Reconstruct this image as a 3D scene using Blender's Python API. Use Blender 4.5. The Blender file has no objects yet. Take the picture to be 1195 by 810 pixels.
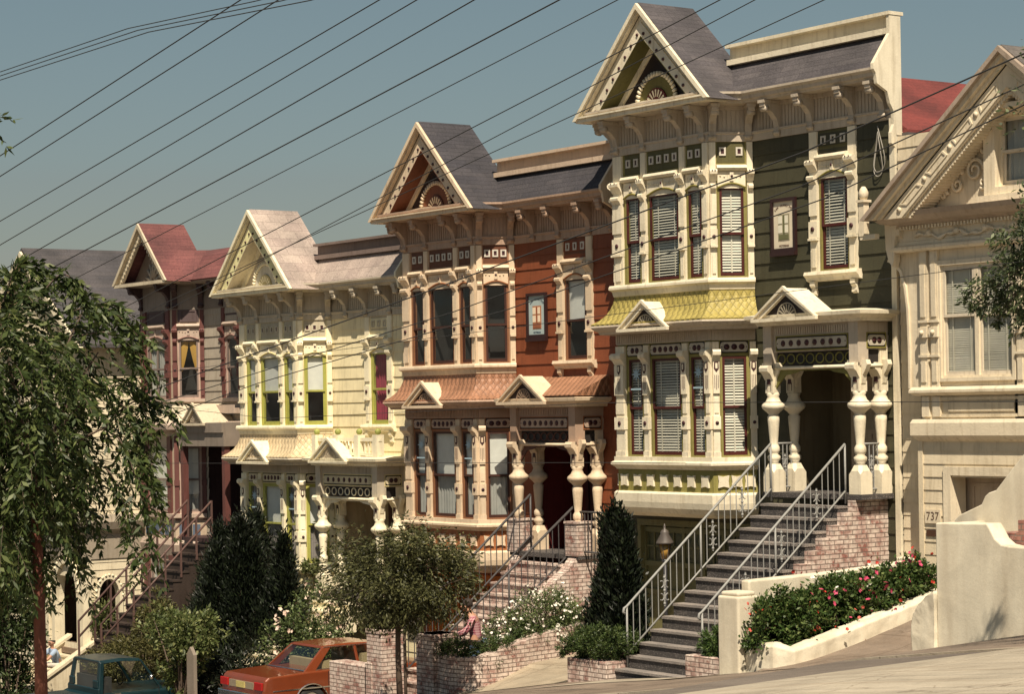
import bpy, math, random
import numpy as np
from mathutils import Vector, Matrix
R = math.radians
rnd = random.Random(7)
scene = bpy.context.scene
col = scene.collection

# ------------------------------------------------------------------ helpers
class Frame:
    """u along a wall, v outward from it, z up"""
    def __init__(s, x, y, ux=1.0, uy=0.0, z=0.0):
        l = math.hypot(ux, uy); s.x, s.y, s.z = x, y, z
        s.ux, s.uy = ux/l, uy/l
        s.vx, s.vy = s.uy, -s.ux
    def __call__(s, u, v, z):
        return (s.x+u*s.ux+v*s.vx, s.y+u*s.uy+v*s.vy, s.z+z)

class MB:
    def __init__(s):
        s.v = []; s.f = []; s.m = []; s.sm = []; s.mi = 0; s.smooth = False
    def add(s, verts, faces):
        b = len(s.v); s.v += [tuple(p) for p in verts]
        for f in faces:
            s.f.append([b+i for i in f]); s.m.append(s.mi); s.sm.append(s.smooth)
        return s
    def box(s, F, u0, u1, v0, v1, z0, z1):
        if F is None: F = lambda a, b, c: (a, b, c)
        p = [F(u, v, z) for z in (z0, z1) for v in (v0, v1) for u in (u0, u1)]
        return s.add(p, [(0,2,3,1),(4,5,7,6),(0,1,5,4),(2,6,7,3),(0,4,6,2),(1,3,7,5)])
    def prism(s, F, poly, a0, a1, plane='uz'):
        """polygon extruded; plane 'uz' -> along v, 'vz' -> along u, 'uv' -> along z"""
        n = len(poly)
        def P(p, a):
            if plane == 'uz': return F(p[0], a, p[1])
            if plane == 'vz': return F(a, p[0], p[1])
            return F(p[0], p[1], a)
        vs = [P(p, a0) for p in poly]+[P(p, a1) for p in poly]
        fs = [tuple(range(n))[::-1], tuple(range(n, 2*n))]+[(i, (i+1) % n, n+(i+1) % n, n+i) for i in range(n)]
        return s.add(vs, fs)
    def ring(s, F, outer, inner, a0, a1):
        """flat ring between two matching closed outlines in uz, thickness in v"""
        n = len(outer)
        vs = [F(p[0], a, p[1]) for a in (a0, a1) for pl in (outer, inner) for p in pl]
        fs = []
        for i in range(n):
            j = (i+1) % n
            fs += [(i, j, n+j, n+i), (2*n+i, 3*n+i, 3*n+j, 2*n+j), (i, 2*n+i, 2*n+j, j), (n+i, n+j, 3*n+j, 3*n+i)]
        return s.add(vs, fs)
    def band(s, F, outer, inner, a0, a1):
        """open strip version of ring (arches, rakes)"""
        n = len(outer)
        vs = [F(p[0], a, p[1]) for a in (a0, a1) for pl in (outer, inner) for p in pl]
        fs = []
        for i in range(n-1):
            j = i+1
            fs += [(i, j, n+j, n+i), (2*n+i, 3*n+i, 3*n+j, 2*n+j), (i, 2*n+i, 2*n+j, j), (n+i, n+j, 3*n+j, 3*n+i)]
        fs += [(0, n, 3*n, 2*n), (n-1, 3*n-1, 4*n-1, 2*n-1)]
        return s.add(vs, fs)
    def sweep(s, F, path, prof, caps=True, closed=True):
        """profile (out,z) swept along a plan path (u,y') with mitres; path in plain xy of F as (u, -v)"""
        n = len(path); m = len(prof); vs = []
        for i, p in enumerate(path):
            def nrm(a, b):
                dx, dy = b[0]-a[0], b[1]-a[1]; l = math.hypot(dx, dy); return (dy/l, -dx/l)
            if i == 0: nx, ny = nrm(path[0], path[1]); k = 1
            elif i == n-1: nx, ny = nrm(path[-2], path[-1]); k = 1
            else:
                a = nrm(path[i-1], p); b = nrm(p, path[i+1])
                nx, ny = a[0]+b[0], a[1]+b[1]; l = math.hypot(nx, ny); nx /= l; ny /= l
                k = 1/max(.3, nx*a[0]+ny*a[1])
            for o, z in prof:
                vs.append(F(p[0]+nx*o*k, -(p[1]+ny*o*k), z))
        fs = []
        mm = m if closed else m-1
        for i in range(n-1):
            for j in range(mm):
                k = (j+1) % m
                fs.append((i*m+j, (i+1)*m+j, (i+1)*m+k, i*m+k))
        if caps and closed:
            fs += [tuple(range(m)), tuple(range((n-1)*m, n*m))[::-1]]
        return s.add(vs, fs)
    def lathe(s, F, prof, u, v, n=14, ph=0.0):
        m = len(prof); vs = []
        for r, z in prof:
            for i in range(n):
                a = 2*math.pi*i/n+ph; vs.append(F(u+r*math.cos(a), v+r*math.sin(a), z))
        fs = [(j*n+i, j*n+(i+1) % n, (j+1)*n+(i+1) % n, (j+1)*n+i) for j in range(m-1) for i in range(n)]
        fs += [tuple(range(n))[::-1], tuple(range((m-1)*n, m*n))]
        o = s.smooth; s.smooth = True; s.add(vs, fs); s.smooth = o
        return s
    def tube(s, pts, r, n=6, F=None, closed=False):
        pts = [Vector(F(*p)) if F else Vector(p) for p in pts]
        rr = r if isinstance(r, (list, tuple)) else [r]*len(pts)
        vs = []; up = Vector((0, 0, 1))
        L = len(pts)
        ref = None
        for i, p in enumerate(pts):
            a = pts[(i-1) % L] if (i > 0 or closed) else p
            b = pts[(i+1) % L] if (i < L-1 or closed) else p
            d = (b-a)
            if d.length < 1e-9: d = Vector((0, 0, 1))
            d.normalize()
            if ref is None:
                ref = Vector((0, 0, 1)) if abs(d.z) < .9 else Vector((1, 0, 0))
            x = d.cross(ref)
            if x.length < 1e-4: x = d.cross(Vector((.3, 1, .2)))
            x.normalize(); y = x.cross(d).normalized(); ref = y
            for k in range(n):
                t = 2*math.pi*k/n
                vs.append(p+(x*math.cos(t)+y*math.sin(t))*rr[i])
        fs = []
        for i in range(L if closed else L-1):
            j = (i+1) % L
            for k in range(n):
                q = (k+1) % n; fs.append((i*n+k, i*n+q, j*n+q, j*n+k))
        if not closed: fs += [tuple(range(n))[::-1], tuple(range((L-1)*n, L*n))]
        o = s.smooth; s.smooth = n > 5; s.add(vs, fs); s.smooth = o
        return s
    def ball(s, c, r, n=10, m=7, sz=1.0):
        prof = [(max(.001, r*math.sin(math.pi*i/m)), c[2]-sz*r*math.cos(math.pi*i/m)) for i in range(m+1)]
        return s.lathe(lambda a, b, z: (a, b, z), prof, c[0], c[1], n)
    def build(s, name, mats, parent=None, bevel=0, uv=True, seg=1):
        me = bpy.data.meshes.new(name)
        off = Vector((0, 0, 0))
        if parent is not None: off = root_loc(parent)
        elif getattr(s, 'origin', None): off = Vector(s.origin)
        me.from_pydata([tuple(Vector(v)-off) for v in s.v], [], s.f)
        if not isinstance(mats, (list, tuple)): mats = [mats]
        for m in mats: me.materials.append(m)
        me.polygons.foreach_set('material_index', s.m)
        me.polygons.foreach_set('use_smooth', s.sm)
        me.update()
        import bmesh
        bm = bmesh.new(); bm.from_mesh(me)
        bmesh.ops.recalc_face_normals(bm, faces=bm.faces)
        if uv:
            l = bm.loops.layers.uv.new('UVMap')
            bm.normal_update()
            for f in bm.faces:
                n = f.normal
                t = Vector((0, 0, 1)).cross(n)
                t = t.normalized() if t.length > .05 else Vector((1, 0, 0))
                b = n.cross(t)
                for lp in f.loops:
                    c = lp.vert.co+off
                    lp[l].uv = (c.dot(t), c.dot(b))
        bm.to_mesh(me); bm.free()
        o = bpy.data.objects.new(name, me); col.objects.link(o)
        if parent is not None: o.parent = parent
        elif getattr(s, 'origin', None): o.location = off
        if bevel:
            b = o.modifiers.new('bevel', 'BEVEL'); b.width = bevel; b.segments = seg; b.limit_method = 'ANGLE'; b.angle_limit = R(40)
        return o

def root_loc(o):
    v = Vector((0, 0, 0))
    while o is not None:
        v = v+o.location; o = o.parent
    return v
def thing(name, label, cat, loc=(0, 0, 0), group=None):
    o = bpy.data.objects.new(name, None); col.objects.link(o); o.location = loc
    o.empty_display_size = .2
    return tag(o, label, cat, group)
def tag(o, label, cat, group=None, kind=None):
    o['label'] = label; o['category'] = cat
    if group: o['group'] = group
    if kind: o['kind'] = kind
    return o
def struct(o):
    o['kind'] = 'structure'; return o
W = Frame(0, 0)                       # world frame: u = x, v = -y
def arc(cx, cz, r, a0, a1, n, rz=None):
    rz = rz or r
    return [(cx+r*math.cos(R(a0+(a1-a0)*i/n)), cz+rz*math.sin(R(a0+(a1-a0)*i/n))) for i in range(n+1)]

# ------------------------------------------------------------------ materials
def newmat(name):
    m = bpy.data.materials.new(name); m.use_nodes = True
    nt = m.node_tree; b = nt.nodes['Principled BSDF']; return m, nt, b
def N(nt, t, **k):
    n = nt.nodes.new(t)
    for a, v in k.items():
        if a in ('operation', 'blend_type', 'data_type', 'feature', 'wave_type', 'bands_direction', 'interpolation', 'offset', 'offset_frequency', 'squash', 'noise_dimensions', 'rings_direction', 'distance'): setattr(n, a, v)
        else: n.inputs[a.replace('_', ' ')].default_value = v
    return n
def c4(c, k=1.0): return (min(1, c[0]*k), min(1, c[1]*k), min(1, c[2]*k), 1)
def mix(nt, fac, a, b, bt='MIX'):
    n = nt.nodes.new('ShaderNodeMix'); n.data_type = 'RGBA'; n.blend_type = bt
    for sock, val in ((n.inputs[0], fac), (n.inputs[6], a), (n.inputs[7], b)):
        if hasattr(val, 'links') or hasattr(val, 'is_linked'): nt.links.new(val, sock)
        else: sock.default_value = val
    return n.outputs[2]
def ramp(nt, src, p0, p1, c0=(0, 0, 0, 1), c1=(1, 1, 1, 1)):
    r = nt.nodes.new('ShaderNodeValToRGB'); e = r.color_ramp.elements
    e[0].position = p0; e[1].position = p1; e[0].color = c0; e[1].color = c1
    nt.links.new(src, r.inputs[0]); return r.outputs[0]
def bump(nt, b, h, dist, strength=1.0):
    n = nt.nodes.new('ShaderNodeBump'); n.inputs['Strength'].default_value = strength; n.inputs['Distance'].default_value = dist
    nt.links.new(h, n.inputs['Height']); nt.links.new(n.outputs[0], b.inputs['Normal']); return n
MATS = {}
def paint(name, c, rough=.55, var=.28, scale=1.3):
    if name in MATS: return MATS[name]
    m, nt, b = newmat(name)
    tc = nt.nodes.new('ShaderNodeTexCoord')
    n1 = N(nt, 'ShaderNodeTexNoise', Scale=scale, Detail=7.0, Roughness=.65); nt.links.new(tc.outputs['Object'], n1.inputs['Vector'])
    mp = nt.nodes.new('ShaderNodeMapping'); mp.inputs['Scale'].default_value = (9, 9, .8); nt.links.new(tc.outputs['Object'], mp.inputs[0])
    n2 = N(nt, 'ShaderNodeTexNoise', Scale=1.5, Detail=5.0); nt.links.new(mp.outputs[0], n2.inputs['Vector'])
    a = mix(nt, ramp(nt, n1.outputs[0], .35, .68), c4(c, 1-var*.7), c4(c, 1.04))
    d = mix(nt, ramp(nt, n2.outputs[0], .52, .78), (1, 1, 1, 1), (1-var, 1-var*1.1, 1-var*1.25, 1))
    o = mix(nt, 1.0, a, d, 'MULTIPLY')
    nt.links.new(o, b.inputs['Base Color'])
    b.inputs['Roughness'].default_value = rough
    b.inputs['Specular IOR Level'].default_value = .3
    n3 = N(nt, 'ShaderNodeTexNoise', Scale=28.0, Detail=4.0); nt.links.new(tc.outputs['Object'], n3.inputs['Vector'])
    bump(nt, b, n3.outputs[0], .004)
    MATS[name] = m; return m
def shingle(name, c, c2, row=.135, wid=.6, rough=.85, mortar=.004):
    if name in MATS: return MATS[name]
    m, nt, b = newmat(name)
    tc = nt.nodes.new('ShaderNodeTexCoord')
    br = nt.nodes.new('ShaderNodeTexBrick'); nt.links.new(tc.outputs['UV'], br.inputs['Vector'])
    br.inputs['Color1'].default_value = c4(c); br.inputs['Color2'].default_value = c4(c2)
    br.inputs['Mortar'].default_value = c4(c, .55); br.inputs['Scale'].default_value = 1
    br.inputs['Brick Width'].default_value = wid; br.inputs['Row Height'].default_value = row
    br.inputs['Mortar Size'].default_value = mortar; br.inputs['Mortar Smooth'].default_value = .2
    n1 = N(nt, 'ShaderNodeTexNoise', Scale=1.1, Detail=6.0); nt.links.new(tc.outputs['Object'], n1.inputs['Vector'])
    n2 = N(nt, 'ShaderNodeTexNoise', Scale=22.0, Detail=3.0); nt.links.new(tc.outputs['Object'], n2.inputs['Vector'])
    a = mix(nt, 1.0, br.outputs['Color'], ramp(nt, n1.outputs[0], .3, .72, (.62, .62, .62, 1), (1.25, 1.22, 1.2, 1)), 'MULTIPLY')
    a = mix(nt, 1.0, a, ramp(nt, n2.outputs[0], .3, .7, (.8, .8, .8, 1), (1.15, 1.15, 1.15, 1)), 'MULTIPLY')
    nt.links.new(a, b.inputs['Base Color']); b.inputs['Roughness'].default_value = rough
    # saw-tooth height so that each row laps the one below
    sx = nt.nodes.new('ShaderNodeSeparateXYZ'); nt.links.new(tc.outputs['UV'], sx.inputs[0])
    d = N(nt, 'ShaderNodeMath', operation='DIVIDE'); nt.links.new(sx.outputs[1], d.inputs[0]); d.inputs[1].default_value = row
    f = N(nt, 'ShaderNodeMath', operation='FRACT'); nt.links.new(d.outputs[0], f.inputs[0])
    g = N(nt, 'ShaderNodeMath', operation='SUBTRACT'); g.inputs[0].default_value = 1; nt.links.new(f.outputs[0], g.inputs[1])
    h = N(nt, 'ShaderNodeMath', operation='ADD'); nt.links.new(g.outputs[0], h.inputs[0]); nt.links.new(n2.outputs[0], h.inputs[1])
    bump(nt, b, h.outputs[0], .02, .8)
    MATS[name] = m; return m
def diamond(name, c):
    """pent-roof scale shingles laid in a diamond lattice"""
    m, nt, b = newmat(name)
    tc = nt.nodes.new('ShaderNodeTexCoord'); sx = nt.nodes.new('ShaderNodeSeparateXYZ'); nt.links.new(tc.outputs['UV'], sx.inputs[0])
    outs = []
    for sg in (1, -1):
        a = N(nt, 'ShaderNodeMath', operation='MULTIPLY_ADD'); nt.links.new(sx.outputs[1], a.inputs[0]); a.inputs[1].default_value = .62*sg; nt.links.new(sx.outputs[0], a.inputs[2])
        q = N(nt, 'ShaderNodeMath', operation='DIVIDE'); nt.links.new(a.outputs[0], q.inputs[0]); q.inputs[1].default_value = .15
        f = N(nt, 'ShaderNodeMath', operation='FRACT'); nt.links.new(q.outputs[0], f.inputs[0]); outs.append(f.outputs[0])
    mn = N(nt, 'ShaderNodeMath', operation='MINIMUM'); nt.links.new(outs[0], mn.inputs[0])
    s1 = N(nt, 'ShaderNodeMath', operation='SUBTRACT'); s1.inputs[0].default_value = 1; nt.links.new(outs[1], s1.inputs[1]); nt.links.new(s1.outputs[0], mn.inputs[1])
    n1 = N(nt, 'ShaderNodeTexNoise', Scale=3.0, Detail=5.0); nt.links.new(tc.outputs['Object'], n1.inputs['Vector'])
    a = mix(nt, ramp(nt, mn.outputs[0], .02, .13), c4(c, .4), c4(c))
    a = mix(nt, 1.0, a, ramp(nt, n1.outputs[0], .3, .7, (.78, .76, .72, 1), (1.12, 1.1, 1.08, 1)), 'MULTIPLY')
    nt.links.new(a, b.inputs['Base Color']); b.inputs['Roughness'].default_value = .6
    bump(nt, b, ramp(nt, mn.outputs[0], 0, .5), .03, .8)
    return m
def brick(name='worn_brick', c1=(.24, .085, .065), c2=(.50, .37, .32), paintc=(.62, .52, .45), amt=.5):
    if name in MATS: return MATS[name]
    m, nt, b = newmat(name)
    tc = nt.nodes.new('ShaderNodeTexCoord')
    br = nt.nodes.new('ShaderNodeTexBrick'); nt.links.new(tc.outputs['UV'], br.inputs['Vector'])
    br.inputs['Color1'].default_value = c4(c1); br.inputs['Color2'].default_value = c4(c2)
    br.inputs['Mortar'].default_value = c4((.20, .15, .125)); br.inputs['Scale'].default_value = 1
    br.inputs['Brick Width'].default_value = .215; br.inputs['Row Height'].default_value = .078
    br.inputs['Mortar Size'].default_value = .009; br.inputs['Mortar Smooth'].default_value = .3
    n1 = N(nt, 'ShaderNodeTexNoise', Scale=3.2, Detail=8.0, Roughness=.75); nt.links.new(tc.outputs['Object'], n1.inputs['Vector'])
    wear = ramp(nt, n1.outputs[0], .62-amt*.4, .70-amt*.3)
    f = N(nt, 'ShaderNodeMath', operation='MULTIPLY'); nt.links.new(wear, f.inputs[0])
    g = N(nt, 'ShaderNodeMath', operation='SUBTRACT'); g.inputs[0].default_value = 1; nt.links.new(br.outputs['Fac'], g.inputs[1]); nt.links.new(g.outputs[0], f.inputs[1])
    a = mix(nt, f.outputs[0], br.outputs['Color'], c4(paintc))
    n2 = N(nt, 'ShaderNodeTexNoise', Scale=14.0, Detail=5.0); nt.links.new(tc.outputs['Object'], n2.inputs['Vector'])
    a = mix(nt, 1.0, a, ramp(nt, n2.outputs[0], .3, .7, (.72, .7, .68, 1), (1.15, 1.15, 1.15, 1)), 'MULTIPLY')
    nt.links.new(a, b.inputs['Base Color']); b.inputs['Roughness'].default_value = .85
    h = N(nt, 'ShaderNodeMath', operation='MULTIPLY_ADD'); nt.links.new(n2.outputs[0], h.inputs[0]); h.inputs[1].default_value = .3; nt.links.new(g.outputs[0], h.inputs[2])
    bump(nt, b, h.outputs[0], .012, .9)
    MATS[name] = m; return m
def concrete(name, c, scale=.8, speck=.25, bumpd=.006, stain=.35, joint=0, streak=False):
    if name in MATS: return MATS[name]
    m, nt, b = newmat(name)
    tc = nt.nodes.new('ShaderNodeTexCoord')
    n1 = N(nt, 'ShaderNodeTexNoise', Scale=scale, Detail=9.0, Roughness=.68, Distortion=.6); nt.links.new(tc.outputs['Object'], n1.inputs['Vector'])
    n2 = N(nt, 'ShaderNodeTexNoise', Scale=45.0, Detail=3.0); nt.links.new(tc.outputs['Object'], n2.inputs['Vector'])
    mp = nt.nodes.new('ShaderNodeMapping'); mp.inputs['Scale'].default_value = (2.8, 2.8, .3) if streak else (.35, 2.6, 1); nt.links.new(tc.outputs['Object'], mp.inputs[0])
    n3 = N(nt, 'ShaderNodeTexNoise', Scale=1.4, Detail=6.0); nt.links.new(mp.outputs[0], n3.inputs['Vector'])
    a = mix(nt, ramp(nt, n1.outputs[0], .32, .7), c4(c, 1-stain), c4(c, 1.08))
    a = mix(nt, 1.0, a, ramp(nt, n2.outputs[0], .3, .7, c4((1, 1, 1), 1-speck), c4((1, 1, 1), 1)), 'MULTIPLY')
    a = mix(nt, 1.0, a, ramp(nt, n3.outputs[0], .45, .75, (1, 1, 1, 1), (.8, .77, .74, 1)), 'MULTIPLY')
    v = nt.nodes.new('ShaderNodeTexVoronoi'); v.feature = 'DISTANCE_TO_EDGE'; v.inputs['Scale'].default_value = .35
    nd = N(nt, 'ShaderNodeTexNoise', Scale=1.2, Detail=5.0); nt.links.new(tc.outputs['Object'], nd.inputs['Vector'])
    va = nt.nodes.new('ShaderNodeVectorMath'); va.operation = 'MULTIPLY_ADD'; nt.links.new(nd.outputs['Color'], va.inputs[0]); va.inputs[1].default_value = (.9, .9, .9); nt.links.new(tc.outputs['Object'], va.inputs[2]); nt.links.new(va.outputs[0], v.inputs['Vector'])
    if joint: a = mix(nt, 1.0, a, ramp(nt, v.outputs['Distance'], .0, .006 if joint else .003, (.62, .58, .55, 1), (1, 1, 1, 1)), 'MULTIPLY')
    if joint:
        br = nt.nodes.new('ShaderNodeTexBrick'); nt.links.new(tc.outputs['Object'], br.inputs['Vector']); br.offset = 0
        for q in ('Color1', 'Color2'): br.inputs[q].default_value = (1, 1, 1, 1)
        br.inputs['Color2'].default_value = (.9, .89, .88, 1)
        br.inputs['Mortar'].default_value = (.5, .46, .43, 1); br.inputs['Scale'].default_value = 1; br.inputs['Brick Width'].default_value = joint; br.inputs['Row Height'].default_value = joint*.8; br.inputs['Mortar Size'].default_value = .011
        a = mix(nt, 1.0, a, br.outputs['Color'], 'MULTIPLY')
    nt.links.new(a, b.inputs['Base Color']); b.inputs['Roughness'].default_value = .9
    n4 = N(nt, 'ShaderNodeTexNoise', Scale=7.0, Detail=8.0, Roughness=.7); nt.links.new(tc.outputs['Object'], n4.inputs['Vector'])
    bump(nt, b, n4.outputs[0], bumpd*4)
    MATS[name] = m; return m
def terrazzo(name='dark_speckled_terrazzo', c1=(.12, .108, .10, 1), c2=(.42, .38, .34, 1)):
    m, nt, b = newmat(name)
    tc = nt.nodes.new('ShaderNodeTexCoord')
    v = nt.nodes.new('ShaderNodeTexVoronoi'); v.inputs['Scale'].default_value = 42; nt.links.new(tc.outputs['Object'], v.inputs['Vector'])
    sp = ramp(nt, v.outputs['Distance'], .16, .3, (1, 1, 1, 1), (0, 0, 0, 1))
    n = N(nt, 'ShaderNodeTexNoise', Scale=2.0, Detail=6.0); nt.links.new(tc.outputs['Object'], n.inputs['Vector'])
    a = mix(nt, sp, c1, c2)
    a = mix(nt, 1.0, a, ramp(nt, n.outputs[0], .3, .7, (.75, .75, .75, 1), (1.3, 1.25, 1.2, 1)), 'MULTIPLY')
    nt.links.new(a, b.inputs['Base Color']); b.inputs['Roughness'].default_value = .75
    bump(nt, b, v.outputs['Distance'], .004)
    return m
def glassmat():
    m, nt, b = newmat('window_glass')
    nt.nodes.remove(b)
    out = nt.nodes['Material Output']
    t = nt.nodes.new('ShaderNodeBsdfTransparent'); t.inputs[0].default_value = (.93, .95, .94, 1)
    g = nt.nodes.new('ShaderNodeBsdfGlossy'); g.inputs['Roughness'].default_value = .03; g.inputs[0].default_value = (1, 1, 1, 1)
    lw = nt.nodes.new('ShaderNodeLayerWeight'); lw.inputs[0].default_value = .5
    pw = N(nt, 'ShaderNodeMath', operation='POWER'); nt.links.new(lw.outputs['Facing'], pw.inputs[0]); pw.inputs[1].default_value = 4.0
    f = N(nt, 'ShaderNodeMath', operation='MULTIPLY_ADD'); nt.links.new(pw.outputs[0], f.inputs[0]); f.inputs[1].default_value = .8; f.inputs[2].default_value = .055
    tc = nt.nodes.new('ShaderNodeTexCoord'); n = N(nt, 'ShaderNodeTexNoise', Scale=1.4, Detail=1.0); nt.links.new(tc.outputs['Object'], n.inputs['Vector'])
    bp = nt.nodes.new('ShaderNodeBump'); bp.inputs['Distance'].default_value = .02; nt.links.new(n.outputs[0], bp.inputs['Height']); nt.links.new(bp.outputs[0], g.inputs['Normal'])
    x = nt.nodes.new('ShaderNodeMixShader'); nt.links.new(f.outputs[0], x.inputs[0]); nt.links.new(t.outputs[0], x.inputs[1]); nt.links.new(g.outputs[0], x.inputs[2])
    nt.links.new(x.outputs[0], out.inputs['Surface']); return m
def cloth(name, c, folds=True):
    if name in MATS: return MATS[name]
    m, nt, b = newmat(name)
    tc = nt.nodes.new('ShaderNodeTexCoord')
    n = N(nt, 'ShaderNodeTexNoise', Scale=5.0, Detail=4.0); nt.links.new(tc.outputs['Object'], n.inputs['Vector'])
    nt.links.new(mix(nt, n.outputs[0], c4(c, .75), c4(c, 1.05)), b.inputs['Base Color']); b.inputs['Roughness'].default_value = .95
    MATS[name] = m; return m
def plain(name, c, rough=.5, metal=0.0, coat=0.0):
    if name in MATS: return MATS[name]
    m, nt, b = newmat(name)
    tc = nt.nodes.new('ShaderNodeTexCoord')
    n = N(nt, 'ShaderNodeTexNoise', Scale=6.0, Detail=6.0); nt.links.new(tc.outputs['Object'], n.inputs['Vector'])
    nt.links.new(mix(nt, n.outputs[0], c4(c, .8), c4(c, 1.12)), b.inputs['Base Color'])
    b.inputs['Roughness'].default_value = rough; b.inputs['Metallic'].default_value = metal; b.inputs['Coat Weight'].default_value = coat
    MATS[name] = m; return m
def leafmat(name, c, c2, trans=.25, dark=None):
    if name in MATS: return MATS[name]
    m, nt, b = newmat(name); out = nt.nodes['Material Output']
    g = nt.nodes.new('ShaderNodeNewGeometry')
    r = nt.nodes.new('ShaderNodeValToRGB'); e = r.color_ramp.elements
    e[0].color = c4(c, .6); e[1].color = c4(c2); e[0].position = 0; e[1].position = 1
    x = e.new(.55); x.color = c4(c)
    nt.links.new(g.outputs['Random Per Island'], r.inputs[0]); nt.links.new(r.outputs[0], b.inputs['Base Color'])
    b.inputs['Roughness'].default_value = .5; b.inputs['Specular IOR Level'].default_value = .35
    t = nt.nodes.new('ShaderNodeBsdfTranslucent'); nt.links.new(r.outputs[0], t.inputs[0])
    mx = nt.nodes.new('ShaderNodeMixShader'); mx.inputs[0].default_value = trans
    nt.links.new(b.outputs[0], mx.inputs[1]); nt.links.new(t.outputs[0], mx.inputs[2]); nt.links.new(mx.outputs[0], out.inputs['Surface'])
    MATS[name] = m; return m
def barkmat(name, c):
    if name in MATS: return MATS[name]
    m, nt, b = newmat(name)
    tc = nt.nodes.new('ShaderNodeTexCoord'); mp = nt.nodes.new('ShaderNodeMapping'); mp.inputs['Scale'].default_value = (14, 14, 2.5); nt.links.new(tc.outputs['Object'], mp.inputs[0])
    n = N(nt, 'ShaderNodeTexNoise', Scale=2.0, Detail=8.0); nt.links.new(mp.outputs[0], n.inputs['Vector'])
    nt.links.new(mix(nt, n.outputs[0], c4(c, .5), c4(c, 1.4)), b.inputs['Base Color']); b.inputs['Roughness'].default_value = .9
    bump(nt, b, n.outputs[0], .02); MATS[name] = m; return m

GLASS = glassmat()
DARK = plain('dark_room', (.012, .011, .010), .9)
BLIND = plain('white_blind_slats', (.64, .60, .50), .55)
SHADE = cloth('white_roller_shade', (.70, .70, .66))
SHEER = cloth('grey_sheer_curtain', (.36, .36, .34))
CREAM = paint('cream_paint', (.78, .69, .50))
BRICK = brick()
TERR = terrazzo('dark_speckled_terrazzo', (.055, .05, .048, 1), (.30, .27, .25, 1)); TERRL = terrazzo('sunlit_terrazzo_tread', (.20, .18, .165, 1), (.45, .41, .36, 1))  # paler copy for treads, darker body for risers: sun and shade painted in
IRON = paint('grey_iron_paint', (.27, .27, .255), .45, .15, 6)
BLACKIRON = plain('black_iron', (.03, .03, .035), .45)
# ------------------------------------------------------------------ house pieces
def siding(F, u0, u1, z0, z1, holes=(), step=.285, lip=.022, mb=None, base=0.0):
    mb = mb or MB()
    k = math.floor((z0-base)/step)
    while True:
        zb = base+k*step; zt = zb+step
        if zb >= z1-1e-4: break
        a, b = max(zb, z0), min(zt, z1)
        zm = .5*(a+b)
        cuts = [(u0, u1)]
        for h in holes:
            if h[2] < zm < h[3]:
                nc = []
                for c in cuts:
                    if h[1] <= c[0] or h[0] >= c[1]: nc.append(c); continue
                    if h[0] > c[0]: nc.append((c[0], h[0]))
                    if h[1] < c[1]: nc.append((h[1], c[1]))
                cuts = nc
        j = rnd.uniform(-.002, .003)
        for c in cuts:
            if c[1]-c[0] < .005: continue
            mb.add([F(c[0], lip+j, a), F(c[1], lip+j, a), F(c[1], 0.002, b), F(c[0], 0.002, b), F(c[0], 0, a), F(c[1], 0, a)],
                   [(0, 1, 2, 3), (0, 4, 5, 1)])
        k += 1
    return mb

def wavy(mb, F, u0, u1, v, z0, z1, folds=8, amp=.018):
    n = folds*6; vs = []
    for i in range(n+1):
        t = i/n; vv = v+amp*math.sin(t*folds*2*math.pi)+amp*.4*math.sin(t*folds*5.1)
        vs += [F(u0+(u1-u0)*t, vv, z0), F(u0+(u1-u0)*t, vv, z1)]
    mb.smooth = True
    mb.add(vs, [(2*i, 2*i+2, 2*i+3, 2*i+1) for i in range(n)]); mb.smooth = False

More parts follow.
